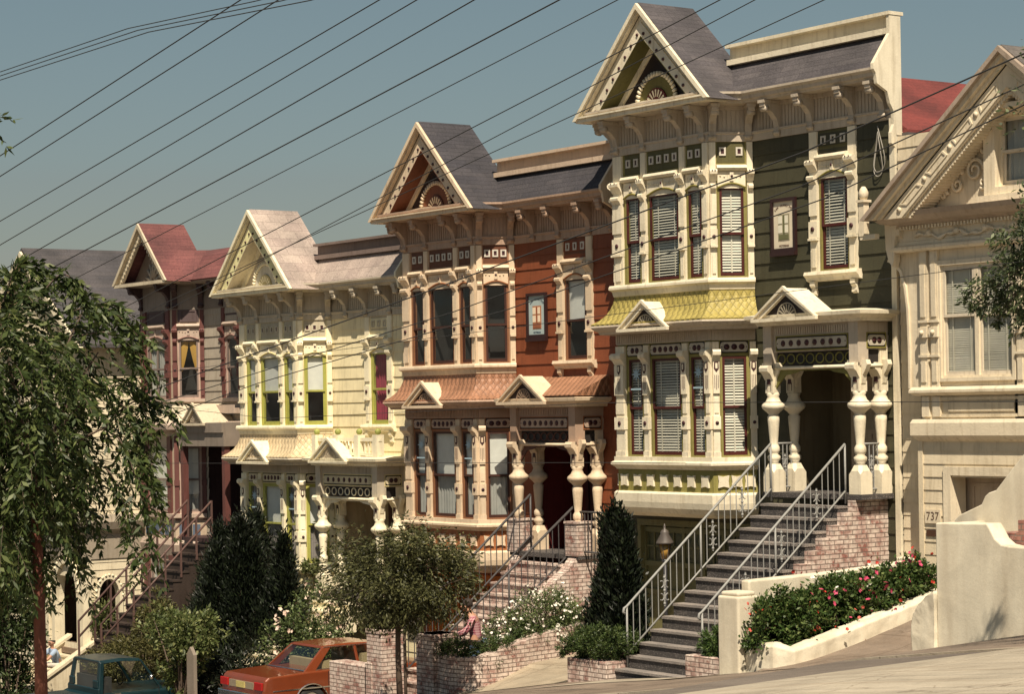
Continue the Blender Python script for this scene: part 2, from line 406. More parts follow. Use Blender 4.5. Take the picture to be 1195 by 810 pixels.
def window(F, u0, u1, z0, z1, par, pal, fill='dark', star=False, rail=.5, name='window', fw=.035, sw=.045, depth=.05, mull=0):
    """double-hung sash window let into the wall"""
    rc = lambda d: [(u0+d, z0+d), (u1-d, z0+d), (u1-d, z1-d), (u0+d, z1-d)]
    w = MB().ring(F, rc(-.005), rc(fw), -.09, .014).build(name, pal['frame'], par)
    zr = z0+(z1-z0)*rail
    s = MB()
    a0, a1, b0, b1 = u0+fw, u1-fw, z0+fw, z1-fw
    s.ring(F, [(a0, zr-.02), (a1, zr-.02), (a1, b1), (a0, b1)], [(a0+sw, zr+.025), (a1-sw, zr+.025), (a1-sw, b1-sw), (a0+sw, b1-sw)], -.02, .010)
    s.ring(F, [(a0, b0), (a1, b0), (a1, zr+.015), (a0, zr+.015)], [(a0+sw, b0+sw*1.4), (a1-sw, b0+sw*1.4), (a1-sw, zr-.03), (a0+sw, zr-.03)], -.052, -.022)
    for k in range(mull):
        uu = a0+(a1-a0)*(k+1)/(mull+1); s.box(F, uu-.012, uu+.012, -.045, .004, b0+.02, b1-.02)
    s.build('sash', pal['sash'], w)
    p = MB()
    for vv, q0, q1 in ((-.006, zr, b1-.01), (-.038, b0+.01, zr)): p.add([F(a0+.01, vv, q0), F(a1-.01, vv, q0), F(a1-.01, vv, q1), F(a0+.01, vv, q1)], [(0, 1, 2, 3)])
    p.build('pane', GLASS, w)
    if star:
        st = MB(); cu, cz = (u0+u1)/2, z1-.32; rr = (u1-u0)*.30
        for k in range(8):
            an = k*math.pi/4; c, d = math.cos(an), math.sin(an)
            st.add([F(cu+rr*c, .0, cz+rr*d), F(cu-.035*d, .0, cz+.035*c), F(cu, .006, cz), F(cu+.035*d, .0, cz-.035*c)], [(0, 1, 2), (0, 2, 3)])
        st.box(F, a0+sw, a1-sw, -.004, .008, z1-.62, z1-.59)
        st.build('stained_glass_star', plain('pale_blue_glass', (.35, .48, .55), .3), w)
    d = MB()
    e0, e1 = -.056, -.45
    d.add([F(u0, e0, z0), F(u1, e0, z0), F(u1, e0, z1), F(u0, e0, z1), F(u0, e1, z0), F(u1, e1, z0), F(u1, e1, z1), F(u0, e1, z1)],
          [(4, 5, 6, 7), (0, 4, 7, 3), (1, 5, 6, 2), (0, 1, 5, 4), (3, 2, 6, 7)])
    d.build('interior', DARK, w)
    vb = -.072
    if fill.startswith('blind'):
        b = MB(); z = z1-.05; i = 0; t0_ = rnd.uniform(-.005, .006); sg_ = rnd.uniform(.0, 3)
        low = z0+.06
        while z > low:
            j = .004*math.sin(i*1.7)+rnd.uniform(-.003, .003); tl = .011+t0_+.004*math.sin(i*.35+sg_)
            tl += .006; b.add([F(a0+.015, vb-.012, z+tl+j), F(a1-.015, vb-.012, z+tl), F(a1-.015, vb+.010, z-tl), F(a0+.015, vb+.010, z-tl+j)], [(0, 1, 2, 3)])
            z -= (.030 if 'fine' in fill else .052); i += 1
        for t in ((.22, .78) if u1-u0 > .6 else (.5,)):
            uu = a0+(a1-a0)*t; b.box(F, uu-.012, uu+.012, vb+.02, vb+.022, z0+.05, z1-.04)
        b.build('blind', BLIND, w)
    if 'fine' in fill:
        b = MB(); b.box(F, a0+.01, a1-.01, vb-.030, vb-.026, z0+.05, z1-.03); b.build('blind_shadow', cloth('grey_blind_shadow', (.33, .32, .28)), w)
    if 'shade' in fill:
        k = .52 if 'long' not in fill else .72
        zs = z1-(z1-z0)*k
        b = MB(); b.box(F, a0+.01, a1-.01, vb-.004, vb, zs, z1-.03); b.tube([F(a0+.01, vb, zs), F(a1-.01, vb, zs)], .014, 6)
        b.build('roller_shade', pal.get('shade', SHADE), w)
    if 'sheer' in fill:
        b = MB(); top = z1-.04 if 'shade' not in fill else z1-(z1-z0)*.45
        wavy(b, F, a0, a1, vb-.04, z0+.04, top, max(3, int((u1-u0)*9))); b.build('curtain', pal.get('sheer', SHEER), w)
    if 'purple' in fill:
        b = MB(); wavy(b, F, a0, a1, vb-.03, z0+.04, z1-.04, 6); b.build('curtain', cloth('magenta_curtain', (.30, .04, .07)), w)
    if 'drape' in fill:
        b = MB()
        for sg in (0, 1):
            n = 14; vs = []
            for i in range(n+1):
                t = i/n; z = z1-.05-(z1-z0)*.52*t; wd = (.5-.36*t**1.3)*(a1-a0)
                ua = a0 if sg == 0 else a1-wd
                vs += [F(ua, vb-.02, z), F(ua+wd*.5, vb+.02, z), F(ua+wd, vb-.01, z)]
            b.add(vs, [q for i in range(n) for q in ((3*i, 3*i+1, 3*i+4, 3*i+3), (3*i+1, 3*i+2, 3*i+5, 3*i+4))])
        b.build('curtain', cloth('yellow_drape', (.45, .26, .05)), w)
    return w

def rosette(mb, F, u, v, z, r, mi=1, n=8, d=.012):
    o = mb.mi; mb.mi = mi
    mb.tube([F(u, v-.01, z), F(u, v+d, z)], r, n); mb.mi = o

def scroll(mb, F, u0, u1, v, z, r):
    """little curled console seen from the side"""
    pr = [(v, z+r*1.3), (v+r*1.2, z+r*1.3), (v+r*1.6, z+r*.8), (v+r*1.5, z+r*.1), (v+r*.9, z-r*.3), (v+r*.5, z-r*.9), (v+r*.15, z-r*1.5), (v, z-r*1.6)]
    mb.prism(F, pr, u0, u1, 'vz')

def upper_pilaster(F, u0, u1, par, pal, zb=2.33, zt=4.83, mat=None):
    m = MB(); uc = (u0+u1)/2; w = u1-u0
    m.box(F, u0, u1, 0, .045, zb, zt)
    m.box(F, u0+w*.22, u1-w*.22, .055, .068, zb+.08, zb+.42)
    m.box(F, u0-.008, u1+.008, 0, .08, zb+.60, zb+.90)
    m.box(F, u0-.005, u1+.005, 0, .11, zb+.56, zb+.60)
    m.box(F, u0, u1, .055, .07, zb+1.0, zt-.95)
    rosette(m, F, uc, .083, zb+.76, min(.045, w*.28))
    scroll(m, F, u0-.01, u1+.01, .05, zt-.60, .072)
    scroll(m, F, u0+.01, u1-.01, .05, zt-.86, .058)
    for k in (-1, 1):
        rosette(m, F, uc+k*w*.22, .17, zt-.53, .012, 1, 6, .004)
    return m.build('pilaster', [pal.get('pilaster', pal['trim']), pal['dot']], par)

def lower_pilaster(F, u0, u1, par, pal, zb=-1.08, zt=1.15):
    m = MB(); uc = (u0+u1)/2; w = u1-u0
    m.box(F, u0, u1, 0, .05, zb, zt)
    m.box(F, u0-.01, u1+.01, 0, .07, zb, zb+.2)
    m.box(F, u0-.012, u1+.012, 0, .088, zb+.62, zb+.86)
    rosette(m, F, uc, .09, zb+.74, min(.045, w*.28))
    m.box(F, u0+.02, u1-.02, .05, .066, zb+.92, zb+1.2)
    scroll(m, F, u0-.015, u1+.015, .045, zb+1.98, .085)
    m.box(F, u0, u1, .05, .085, zb+1.28, zb+1.86)
    o = m.mi; m.mi = 1
    sh = [(uc-.04, zb+1.86), (uc+.04, zb+1.86), (uc+.045, zb+1.74), (uc, zb+1.68), (uc-.045, zb+1.74)]
    m.prism(F, sh, .085, .096)
    for k in (-1, 0, 1): m.box(F, uc+k*.032-.005, uc+k*.032+.005, .085, .089, zb+1.38-.03*(k == 0), zb+1.62)
    m.mi = o
    m.box(F, uc-.02, uc+.02, .096, .1, zb+1.74, zb+1.84)
    return m.build('pilaster', [pal.get('pilaster', pal['trim']), pal['dot']], par)

def upper_head(F, u0, u1, nsq, par, pal, z=4.03):
    """arched head board, hood and the panel of little squares over one upper window"""
    w = u1-u0; uc = (u0+u1)/2
    m = MB(); h = .11 if w > .7 else .08
    a = [(u0+w*i/12, z-.04+h*math.sin(math.pi*i/12)) for i in range(13)]
    m.band(F, [(p[0], z+.26) for p in a], a, 0, .045)
    for i in range(int(w/.075)):
        uu = u0+.05+i*.075
        if abs(uu-uc) > .07: m.ball(F(uu, .05, z+.19-.09*math.sin(math.pi*(uu-u0)/w)*.4), .018, 6, 4)
    m.box(F, uc-.035, uc+.035, .045, .075, z+.08, z+.24)
    m.mi = 1; rosette(m, F, uc, .078, z+.17, .024, 1, 8, .006)
    m.build('window_head', [pal['trim'], pal['dot']], par)
    t = MB(); t.tube([F(p[0], .05, p[1]) for p in a], .018, 6); t.build('arch_moulding', pal['accent'], par)
    g = MB(); g.band(F, a, [(p[0], z-.05) for p in a], -.01, .03); g.build('arch_filler', pal['trim'], par)
    c = MB(); c.prism(F, [(0, z+.26), (.10, z+.28), (.13, z+.32), (.10, z+.37), (0, z+.39)], u0-.02, u1+.02, 'vz'); c.build('hood', pal['trim'], par)
    z0, z1 = z+.42, z+.80
    q = MB(); q.box(F, u0, u1, -.02, .006, z0, z1)
    q.mi = 1
    for i in range(nsq):
        uu = u0+w*(i+.5)/nsq if nsq < 4 else u0+w*(i+.5)/nsq
        if nsq == 2 and w > .5: uu = u0+w*(.2+.6*i)
        s = .062; zc = (z0+z1)/2+.02
        q.mi = 1; q.ring(F, [(uu-s, zc-s*1.25), (uu+s, zc-s*1.25), (uu+s, zc+s*1.25), (uu-s, zc+s*1.25)], [(uu-s*.5, zc-s*.75), (uu+s*.5, zc-s*.75), (uu+s*.5, zc+s*.75), (uu-s*.5, zc+s*.75)], .006, .03)
        q.mi = 2; q.box(F, uu-s*.5, uu+s*.5, .004, .012, zc-s*.75, zc+s*.75)
    q.build('square_panel', [pal['panel'], pal['squares'], pal['dot']], par)

def dot_panel(F, u0, u1, n, par, pal, z0=.95, z1=1.16):
    m = MB(); m.box(F, u0, u1, -.03, .01, z0-.02, z1+.02)
    m.mi = 1; h = (z1-z0)/2-.015; zc = (z0+z1)/2
    pl = [(u1-.02-h*.6+h*.6*math.cos(R(a)), zc+h*math.sin(R(a))) for a in range(-90, 91, 30)]+[(u0+.02+h*.6+h*.6*math.cos(R(a)), zc+h*math.sin(R(a))) for a in range(90, 271, 30)]
    m.prism(F, pl, .01, .028)
    m.mi = 2
    for i in range(n):
        uu = u0+(u1-u0)*(i+1)/(n+1) if n > 2 else (u0+u1)/2+(i-.5)*(u1-u0)*.26
        m.tube([F(uu, .02, zc), F(uu, .034, zc)], h*.62, 10)
    for uu in (u0+.05, u1-.05): m.tube([F(uu, .02, zc), F(uu, .034, zc)], .012, 6)
    m.mi = 3; m.ring(F, [(u0-.0, z0-.03), (u1, z0-.03), (u1, z1+.03), (u0, z1+.03)], [(u0+.015, z0-.01), (u1-.015, z0-.01), (u1-.015, z1+.01), (u0+.015, z1+.01)], 0, .022)
    m.build('dotted_panel', [pal['dark'], pal['panelplate'], pal['dot'], pal['accent']], par)

def wall_holes(F, w, wins, z0, z1, za, zb, mb):
    """bay face: solid below, above and between its windows"""
    mb.box(F, 0, w, -.09, 0, z0, za); mb.box(F, 0, w, -.09, 0, zb, z1)
    x = 0
    for a, b in list(wins)+[(w, w)]:
        if a-x > .01: mb.box(F, x, a, -.09, 0, za, zb)
        x = b

def cornice_bracket(F, u, par, mat, zb=4.86, zt=5.5, w=.13, d=.42):
    m = MB(); pr = [(0, zb), (.05, zb), (.09, zb+.06), (.075, zb+.16), (.11, zb+.3), (.22, zb+.42), (d-.06, zb+.47), (d, zb+.52), (d, zt), (0, zt)]
    m.prism(F, pr, u-w/2, u+w/2, 'vz')
    m.box(F, u-w/2-.02, u+w/2+.02, 0, d+.02, zt-.06, zt-.005)
    m.tube([F(u-w/2-.01, d-.07, zt-.16), F(u+w/2+.01, d-.07, zt-.16)], .055, 10)
    m.tube([F(u-w/2-.01, .07, zb+.06), F(u+w/2+.01, .07, zb+.06)], .04, 8)
    return m.build('bracket', mat, par)

def gablet(F, uc, half, z0, h, v, depth, par, pal, name='gablet'):
    g = MB(); out = [(uc-half, z0), (uc, z0+h), (uc+half, z0)]; k = h/half
    inn = [(uc-half+.17, z0), (uc, z0+h-.17*k), (uc+half-.17, z0)]
    g.band(F, out, inn, v-depth, v)
    g.band(F, [(uc-half-.03, z0+.0), (uc, z0+h+.035), (uc+half+.03, z0+.0)], [(uc-half+.02, z0), (uc, z0+h-.03), (uc+half-.02, z0)], v-.02, v+.04)
    g.box(F, uc-half-.03, uc+half+.03, v-.02, v+.05, z0-.06, z0)
    go = g.build(name, pal['trim'], par)
    t = MB(); t.prism(F, [(uc-half+.16, z0), (uc+half-.16, z0), (uc, z0+h-.16*k)], v-.1, v-.07)
    t.build('tympanum', pal['tymp'], go)
    q = MB()
    n = 9
    for i in range(n):
        a = math.pi*(i+.5)/n; r1, r2 = .07, h*.42
        q.add([F(uc+r1*math.cos(a-.12), v-.062, z0+.02+r1*math.sin(a-.12)), F(uc+r2*math.cos(a-.09), v-.055, z0+.02+r2*math.sin(a-.09)), F(uc+r2*math.cos(a+.09), v-.055, z0+.02+r2*math.sin(a+.09)), F(uc+r1*math.cos(a+.12), v-.062, z0+.02+r1*math.sin(a+.12))], [(0, 1, 2, 3)])
    q.tube([F(p[0], v-.06, p[1]) for p in arc(uc, z0+.02, h*.46, 0, 180, 12)], .012, 5)
    q.build('fan_ornament', pal['fan'], go)

def turned_post(F, u, v, zb, zt, par, pal, pedestal=None, capital=True):
    m = MB(); H = zt-zb; s = H/2.2
    if pedestal is None:
        m.box(F, u-.14, u+.14, v-.14, v+.14, zb, zb+.34*s)
        q_ = lambda r, z, c: [F(u+a*r, v+b*r, z) for a, b in ((-1, -c), (-c, -1), (c, -1), (1, -c), (1, c), (c, 1), (-c, 1), (-1, c))]
        m.add(q_(.14, zb+.34*s, 1.0)+q_(.14, zb+.40*s, .6)+q_(.10, zb+.50*s, .5), [(j*8+i, j*8+(i+1) % 8, (j+1)*8+(i+1) % 8, (j+1)*8+i) for j in range(2) for i in range(8)])
    z = lambda t: zb+t*s
    m.lathe(F, [(.10, z(.50)), (.075, z(.53)), (.11, z(.57)), (.115, z(.63)), (.075, z(.67)), (.09, z(.70)), (.105, z(.73)), (.10, z(.80)), (.08, z(.83)), (.07, z(.86)),
                (.085, z(1.0)), (.105, z(1.25)), (.11, z(1.34)), (.08, z(1.37)), (.12, z(1.42)), (.19, z(1.48)), (.21, z(1.52)), (.20, z(1.56)), (.13, z(1.62)), (.10, z(1.70)), (.12, z(1.74)), (.09, z(1.78))], u, v, 16)
    m.box(F, u-.095, u+.095, v-.095, v+.095, z(1.76), zt+.28)
    if capital:
        m.mi = 0
        scroll(m, F, u-.11, u+.11, v+.09, zt-.06, .09)
        G = Frame(*F(u, v, 0)[:2], -F.vx, -F.vy, F.z)
        for sg in (1, -1):
            pr = [(.09*sg, zt+.1), (.22*sg, zt+.1), (.25*sg, zt+.02), (.2*sg, zt-.08), (.14*sg, zt-.16), (.11*sg, zt-.3), (.09*sg, zt-.34)]
            m.prism(F, [(u+a, b) for a, b in pr], v-.05, v+.05)
        m.mi = 1; m.box(F, u-.04, u+.04, v+.1, v+.108, z(1.92), z(2.08))
        for k in (-1, 1): m.box(F, u+k*.05-.006, u+k*.05+.006, v+.096, v+.1, z(1.8), z(1.95))
    return m.build('porch_post', [pal['trim'], pal['dot']], par)

def spandrel(F, u0, u1, v, zt, par, pal, name='arch_trim'):
    """pierced, lobed bracket board under the porch beam"""
    m = MB(); w = u1-u0; n = 16; d = []
    for i in range(n+1):
        t = i/n; e = abs(2*t-1)
        d.append((u0+w*t, zt-.035-.30*e**6-.045*abs(math.sin(t*math.pi*7))*(e > .45)))
    m.band(F, [(p[0], zt) for p in d], d, v-.015, v+.015)
    return m.build(name, pal['arch'], par)

def text_mesh(body, F, u, v, z, size, mat, name, parent, align='CENTER', arcr=0):
    objs = []
    def one(s, uu, zz, rot):
        c = bpy.data.curves.new(name, 'FONT'); c.body = s; c.size = size; c.align_x = 'CENTER'; c.align_y = 'CENTER'; c.extrude = .002
        t = bpy.data.objects.new(name, c); col.objects.link(t)
        dg = bpy.context.evaluated_depsgraph_get(); me = bpy.data.meshes.new_from_object(t.evaluated_get(dg))
        bpy.data.objects.remove(t)
        vs = [v_.co.copy() for v_ in me.vertices]; fs = [tuple(p.vertices) for p in me.polygons]
        ca, sa = math.cos(rot), math.sin(rot)
        return [(uu+p.x*ca-p.y*sa, v+p.z, zz+p.x*sa+p.y*ca) for p in vs], fs
    m = MB()
    if arcr:
        n = len(body); st = size*.78/arcr
        for i, ch in enumerate(body):
            if ch == ' ': continue
            a = (n-1)/2*st-i*st
            vs, fs = one(ch, u-arcr*math.sin(a), z+arcr*math.cos(a)-arcr, a)
            m.add([F(*p) for p in vs], fs)
    else:
        vs, fs = one(body, u, z, 0); m.add([F(*p) for p in vs], fs)
    return m.build(name, mat, parent, uv=False)

# ------------------------------------------------------------------ the three sister houses
def sister_house(L, dz, gz, label, pal, o):
    root = thing('row_house', label, 'house', (L, 0, gz), 'painted houses stepping down the hill')
    Wl = Frame(L, 0, z=dz)
    Fr = Frame(L+.66, -.7, z=dz); Cr = Frame(L+3.46, -.7, .41, .7, dz); Cl = Frame(L+.25, 0, .41, -.7, dz)
    cw = math.hypot(.41, .7)
    bay = [(.25, 0), (.66, -.7), (3.46, -.7), (3.87, 0)]
    T, Wm = pal['trim'], pal['wall']
    wf = [(.32, .80), (1.03, 1.95), (2.18, 2.62)]; wc = [(.15, .67)]
    p1, p2 = o['porch']
    gl = gz-dz-1.5
    # walls
    holes = [(5.60, 6.46, 2.3, 4.05), (p1, p2, -1.6, 1.02), (o['gar'][0], o['gar'][1], gl-1, o['gar'][2])]
    sd = siding(Wl, 3.87, 7.46, -2.0, 4.86, holes); siding(Wl, 0, .25, -2.0, 4.86, (), mb=sd)
    siding(Wl, 0, 7.46, gl, -2.0, holes, mb=sd)
    sd.build('wall', Wm, root)
    b = MB(); b.box(Wl, 7.44, 7.56, -.05, .045, gl, 4.86); b.build('corner_board', T, root)
    sidew = MB(); Sr = Frame(L+7.56, 0, 0, 1, dz); Sl = Frame(L, 12, 0, -1, dz)
    siding(Sr, 0, 12, gl, 4.62 if o.get('redroof') else 5.5, mb=sidew); siding(Sl, 0, 12, gl, 5.5, mb=sidew)
    sidew.box(Wl, 0, 7.56, -12.05, -12, gl, 5.5)
    sidew.build('side_wall', pal.get('side', T), root)
    if o.get('redroof'):
        rr_ = MB(); rr_.prism(Wl, [(7.68, 4.66), (5.75, 5.92), (3.0, 5.92), (.02, 4.9), (.02, 4.8), (7.5, 4.5), (7.68, 4.58)], -12, -.16); rr_.build('rear_roof', shingle('red_rear_shingle', (.17, .034, .028), (.145, .03, .025), row=.13, wid=.6, mortar=.003), root)
        rr_ = MB(); rr_.box(Wl, 7.60, 7.74, -12, -.1, 4.50, 4.60); rr_.build('rear_eave', plain('dark_gutter', (.10, .085, .08), .6), root)
    else:
        tr = MB(); tr.box(Wl, 0.02, 7.54, -12, -.2, 5.4, 5.5); tr.build('flat_roof', pal['roof'], root)
    # bay walls
    bw = MB()
    for F, w, wi in ((Fr, 2.8, wf), (Cr, cw, wc), (Cl, cw, wc)):
        wall_holes(F, w, wi, 2.05, 4.9, 2.33, 4.03, bw); wall_holes(F, w, wi, -1.2, 1.4, -.98, .92, bw)
    bw.build('bay_wall', pal['baywall'], root)
    # frieze and cornice
    full = [(0, 0)]+bay+[(7.56, 0)]
    fb = MB(); fb.sweep(Wl, full, [(0, 4.84), (.035, 4.84), (.035, 4.97), (.06, 4.985), (.06, 5.02), (0, 5.02)]); fb.build('frieze_board', pal['frieze'], root)
    bb = MB()
    for F, a, c in ((Wl, 3.87, 7.56), (Fr, 0, 2.8), (Cr, 0, cw), (Cl, 0, cw)):
        bb.box(F, a, c, -.03, .0, 5.02, 5.5)
        u = a+.04
        while u < c-.03: bb.box(F, u-.03, u+.03, 0, .014, 5.03, 5.42); u += .085
        bb.box(F, a, c, 0, .05, 5.42, 5.5)
    bb.build('beadboard_frieze', pal['frieze'], root)
    cn = MB(); cn.sweep(Wl, full, [(-.02, 5.5), (.38, 5.5), (.40, 5.54), (.44, 5.56), (.45, 5.62), (.50, 5.66), (.50, 5.70), (-.02, 5.70)]); cn.build('cornice', pal['frieze'], root)
    for F, us in ((Fr, (.12, .93, 2.06, 2.68)), (Cr, (.06, cw-.08)), (Wl, (4.62, 5.5, 6.55, 7.3)), (Cl, (cw-.06,))):
        for u in us: cornice_bracket(F, u, root, pal['bracket'])
    # main roof slope, parapet, end fin
    sl = [(.50, 5.70), (.02, 6.30), (-.15, 6.30), (-.15, 6.2), (.46, 5.66)]
    rf = MB(); rf.sweep(Wl, [(3.25, 0), (7.5, 0)], sl); rf.build('roof', pal['roof'], root)
    rl = MB(); rl.sweep(Wl, [(0.02, 0), (.85, 0)], sl); rl.build('roof', pal['roof'], root)
    pp = MB(); pp.box(Wl, 3.3, 7.5, -.14, -.0, 5.5, 6.62); pp.box(Wl, 3.35, 7.5, -.0, .13, 6.30, 6.40)
    pp.build('parapet', pal.get('parapet', T), root)
    cp = MB(); cp.box(Wl, 3.33, 7.58, -.2, .15, 6.62, 6.68); cp.build('parapet_cap', pal.get('parapet', T), root)
    if o.get('fin', True):
        fn = MB(); fn.prism(Wl, [(-.14, 4.0), (.0, 4.0), (.03, 4.35), (.12, 4.42), (.12, 4.6), (.05, 4.75), (.06, 4.98), (.14, 5.1), (.2, 5.3), (.44, 5.42), (.47, 5.6), (.52, 5.66), (.52, 5.76), (.13, 6.3), (.13, 6.62), (-.14, 6.62)], 7.5, 7.57, 'vz')
        fn.build('end_board', T, root)
    # street gable
    G = Frame(L+2.06, -1.15, z=dz); k = .975
    def rk(d, zb=5.6): return [(-(1.93-d)/k, zb), (0, 7.53-d), ((1.93-d)/k, zb)]
    gr = MB(); gr.band(G, rk(-.06, 5.55), rk(.02, 5.55), -1.32, 0.03); gr.build('gable_roof', pal['roof'], root)
    gb = MB()
    gb.band(G, rk(-.04, 5.56), rk(.07, 5.56), -.03, .10); gb.band(G, rk(.07, 5.56), rk(.12, 5.56), -.04, .05)
    gb.band(G, rk(.12), rk(.34), -.10, -.06)
    gb.build('rake_board', T, root)
    db = MB(); db.band(G, rk(.30), rk(.56), -.06, -.02)
    for sg in (-1, 1):
        n = 8
        for i in range(n):
            t = (i+.5)/n; uu = sg*(1.5/k)*(1-t)*1.0; zz = 5.6+(1.5)*t*.99
            rosette(db, G, uu*.98, -.02, zz-.0, .033, 1, 6, .02)
    db.build('dotted_rake', [pal['rake'], pal['dot']], root)
    ins = MB(); ins.band(G, rk(.56), rk(.58), -.46, -.02); ins.build('gable_soffit', pal['soffit'], root)
    ir = MB(); ir.band(G, rk(.58), rk(.70), -.44, -.38); ir.build('inner_rake', T, root)
    ty = MB(); a = rk(.5, 5.56); ty.prism(G, a, -.47, -.44); tyo = ty.build('tympanum', pal['tymp'], root)
    bs = MB(); bs.box(G, -1.95, 1.95, -.46, .06, 5.52, 5.60); bs.box(G, -1.85, 1.85, -.46, .10, 5.60, 5.63)
    bs.prism(G, [(-1.45, 5.63), (1.45, 5.63), (.9, 5.70), (0, 5.74), (-.9, 5.70)], -.44, -.05); bs.build('gable_sill', T, root)
    zc = 5.70
    sb = MB(); sb.prism(G, arc(0, zc, .53, 0, 180, 20), -.44, -.40); sbo = sb.build('sunburst', pal['sun1'], root)
    s2 = MB(); s2.prism(G, arc(0, zc, .31, 0, 180, 16), -.40, -.37); s2.build('sunburst_fan', pal['sun2'], sbo)
    s3 = MB()
    for i in range(9):
        an = math.pi*(i+.5)/9
        s3.add([G(.14*math.cos(an-.1), -.365, zc+.14*math.sin(an-.1)), G(.28*math.cos(an-.08), -.36, zc+.28*math.sin(an-.08)), G(.28*math.cos(an+.08), -.36, zc+.28*math.sin(an+.08)), G(.14*math.cos(an+.1), -.365, zc+.14*math.sin(an+.1))], [(0, 1, 2, 3)])
    s3.build('sunburst_ray', T, sbo)
    s4 = MB()
    for i in range(22):
        an = math.pi*(i+.5)/22; c, d = math.cos(an), math.sin(an)
        s4.tube([G(.53*c, -.38, zc+.53*d), G(.62*c, -.38, zc+.62*d)], .032, 6)
    s4.build('bead_arch', T, sbo)
    # windows of the upper storey
    fills = o['fills']; f = 0
    for F, wi, w in ((Fr, wf, 2.8), (Cr, wc, cw), (Cl, wc, cw)):
        for (a, c) in wi:
            fi = fills[f] if f < len(fills) else 'dark'
            window(F, a, c, 2.33, 4.03, root, pal, fi, rail=.48); f += 1
            n = 4 if c-a > .8 else (o.get('csq', 2) if F is not Fr else 2)
            upper_head(F, a, c, n, root, pal)
    for a, c in ((0, .26), (.84, .99), (1.99, 2.14), (2.66, 2.80)): upper_pilaster(Fr, a, c, root, pal)
    for F in (Cr, Cl):
        for a, c in ((.0, .12), (.70, cw)): upper_pilaster(F, a, c, root, pal)
    window(Wl, 5.66, 6.40, 2.33, 4.03, root, pal, o['wallfill'], rail=.48)
    upper_head(Wl, 5.66, 6.40, 3, root, pal)
    for a, c in ((5.44, 5.64), (6.42, 6.62)): upper_pilaster(Wl, a, c, root, pal)
    sl_ = MB(); sl_.prism(Wl, [(0, 2.33), (.14, 2.33), (.16, 2.27), (.10, 2.22), (.08, 2.17), (0, 2.15)], 5.36, 6.70, 'vz')
    for u in (5.52, 6.54): sl_.prism(Wl, [(0, 2.16), (.1, 2.16), (.1, 2.08), (.05, 2.02), (.06, 1.93), (0, 1.90)], u-.06, u+.06, 'vz')
    sl_.build('window_sill', T, root)
    # sill band of the upper storey, pent roof
    us = MB(); us.sweep(Wl, bay, [(0, 2.33), (.12, 2.33), (.14, 2.29), (.14, 2.25), (.08, 2.21), (.06, 2.12), (0, 2.08)]); us.build('bay_sill', T, root)
    pr = MB(); pts = [(.04, 2.12), (.06, 2.0), (.11, 1.88), (.19, 1.76), (.30, 1.66), (.45, 1.58), (.45, 1.55), (0, 1.5)]
    pr.sweep(Wl, bay, pts); pr.build('pent_roof', pal['pent'], root)
    pc = MB(); pc.sweep(Wl, bay, [(0, 1.55), (.45, 1.55), (.46, 1.52), (.40, 1.46), (.33, 1.43), (.30, 1.38), (.0, 1.38)]); pc.build('pent_cornice', pal['frieze'], root)
    gablet(Fr, 1.40, .72, 1.46, .50, .50, .5, root, pal)
    df = MB()
    for F, w in ((Fr, 2.8), (Cr, cw), (Cl, cw)):
        df.box(F, 0, w, 0, .03, 1.18, 1.38); u = .03
        while u < w-.02: df.box(F, u-.016, u+.016, .03, .045, 1.20, 1.36); u += .058
    df.build('dentil_frieze', pal['frieze'], root)
    # lower storey
    lf = o['lfills']; f = 0
    for F, wi in ((Fr, wf), (Cr, wc), (Cl, wc)):
        for (a, c) in wi:
            nar = F is Fr and c-a < .6
            window(F, a, c, -.98, .92, root, pal, lf[f] if f < len(lf) else 'dark', star=nar, rail=.49); f += 1
            dot_panel(F, a-.02, c+.02, 5 if c-a > .8 else (2 if nar else 3), root, pal)
    for a, c in ((0, .26), (.84, .99), (1.99, 2.14), (2.66, 2.80)): lower_pilaster(Fr, a, c, root, pal)
    for F in (Cr, Cl):
        for a, c in ((.0, .12), (.70, cw)): lower_pilaster(F, a, c, root, pal)
    ls = MB(); ls.sweep(Wl, bay, [(0, -.98), (.09, -.98), (.09, -1.06), (.15, -1.09), (.15, -1.13), (.08, -1.18), (.05, -1.22), (0, -1.22)]); ls.build('bay_sill', T, root)
    sk = MB(); sk.sweep(Wl, bay, [(-.05, -1.22), (.02, -1.22), (.02, -1.64), (-.05, -1.64)]); sk.build('bay_skirt', pal['skirt'], root)
    for F, us_ in ((Fr, [.2+.4*i for i in range(7)]), (Cr, [.17, .42, .67]), (Cl, [.17, .42, .67])):
        for u in us_:
            h, w = .115, .105
            oc = [(u-w, -1.43-h), (u, -1.43-h+.025), (u+w, -1.43-h), (u+w-.015, -1.43), (u+w, -1.43+h), (u, -1.43+h-.025), (u-w, -1.43+h), (u-w+.015, -1.43)]
            sq = MB(); sq.prism(F, oc, .02, .06); sq.build('skirt_block', T, root)
    ba = MB(); ba.sweep(Wl, bay, [(-.05, -1.64), (.06, -1.64), (.10, -1.68), (.10, -1.84), (.08, -1.95), (.0, -2.05), (-.12, -2.12), (-.12, -2.0)])
    ba.add([Wl(a, -c, -2.04) for a, c in bay], [(0, 1, 2, 3)]); ba.build('bay_base', T, root)
    # porch
    zd = -1.58
    pw = MB(); pw.mi = 0
    dp = .85
    pw.box(Wl, p1-.03, p1, -dp, 0, zd, 1.05); pw.box(Wl, p2, p2+.03, -dp, 0, zd, 1.05); pw.box(Wl, p1, p2, -dp-.04, -dp, zd, 1.05); pw.box(Wl, p1, p2, -dp, .0, 1.02, 1.06)
    pw.build('porch_wall', pal['porchwall'], root)
    dk = MB(); dk.box(Wl, p1-.12, p2+.16, -dp, .78, zd-.09, zd); dk.build('porch_floor', pal['deck'], root)
    du = (p1+p2)/2-.45
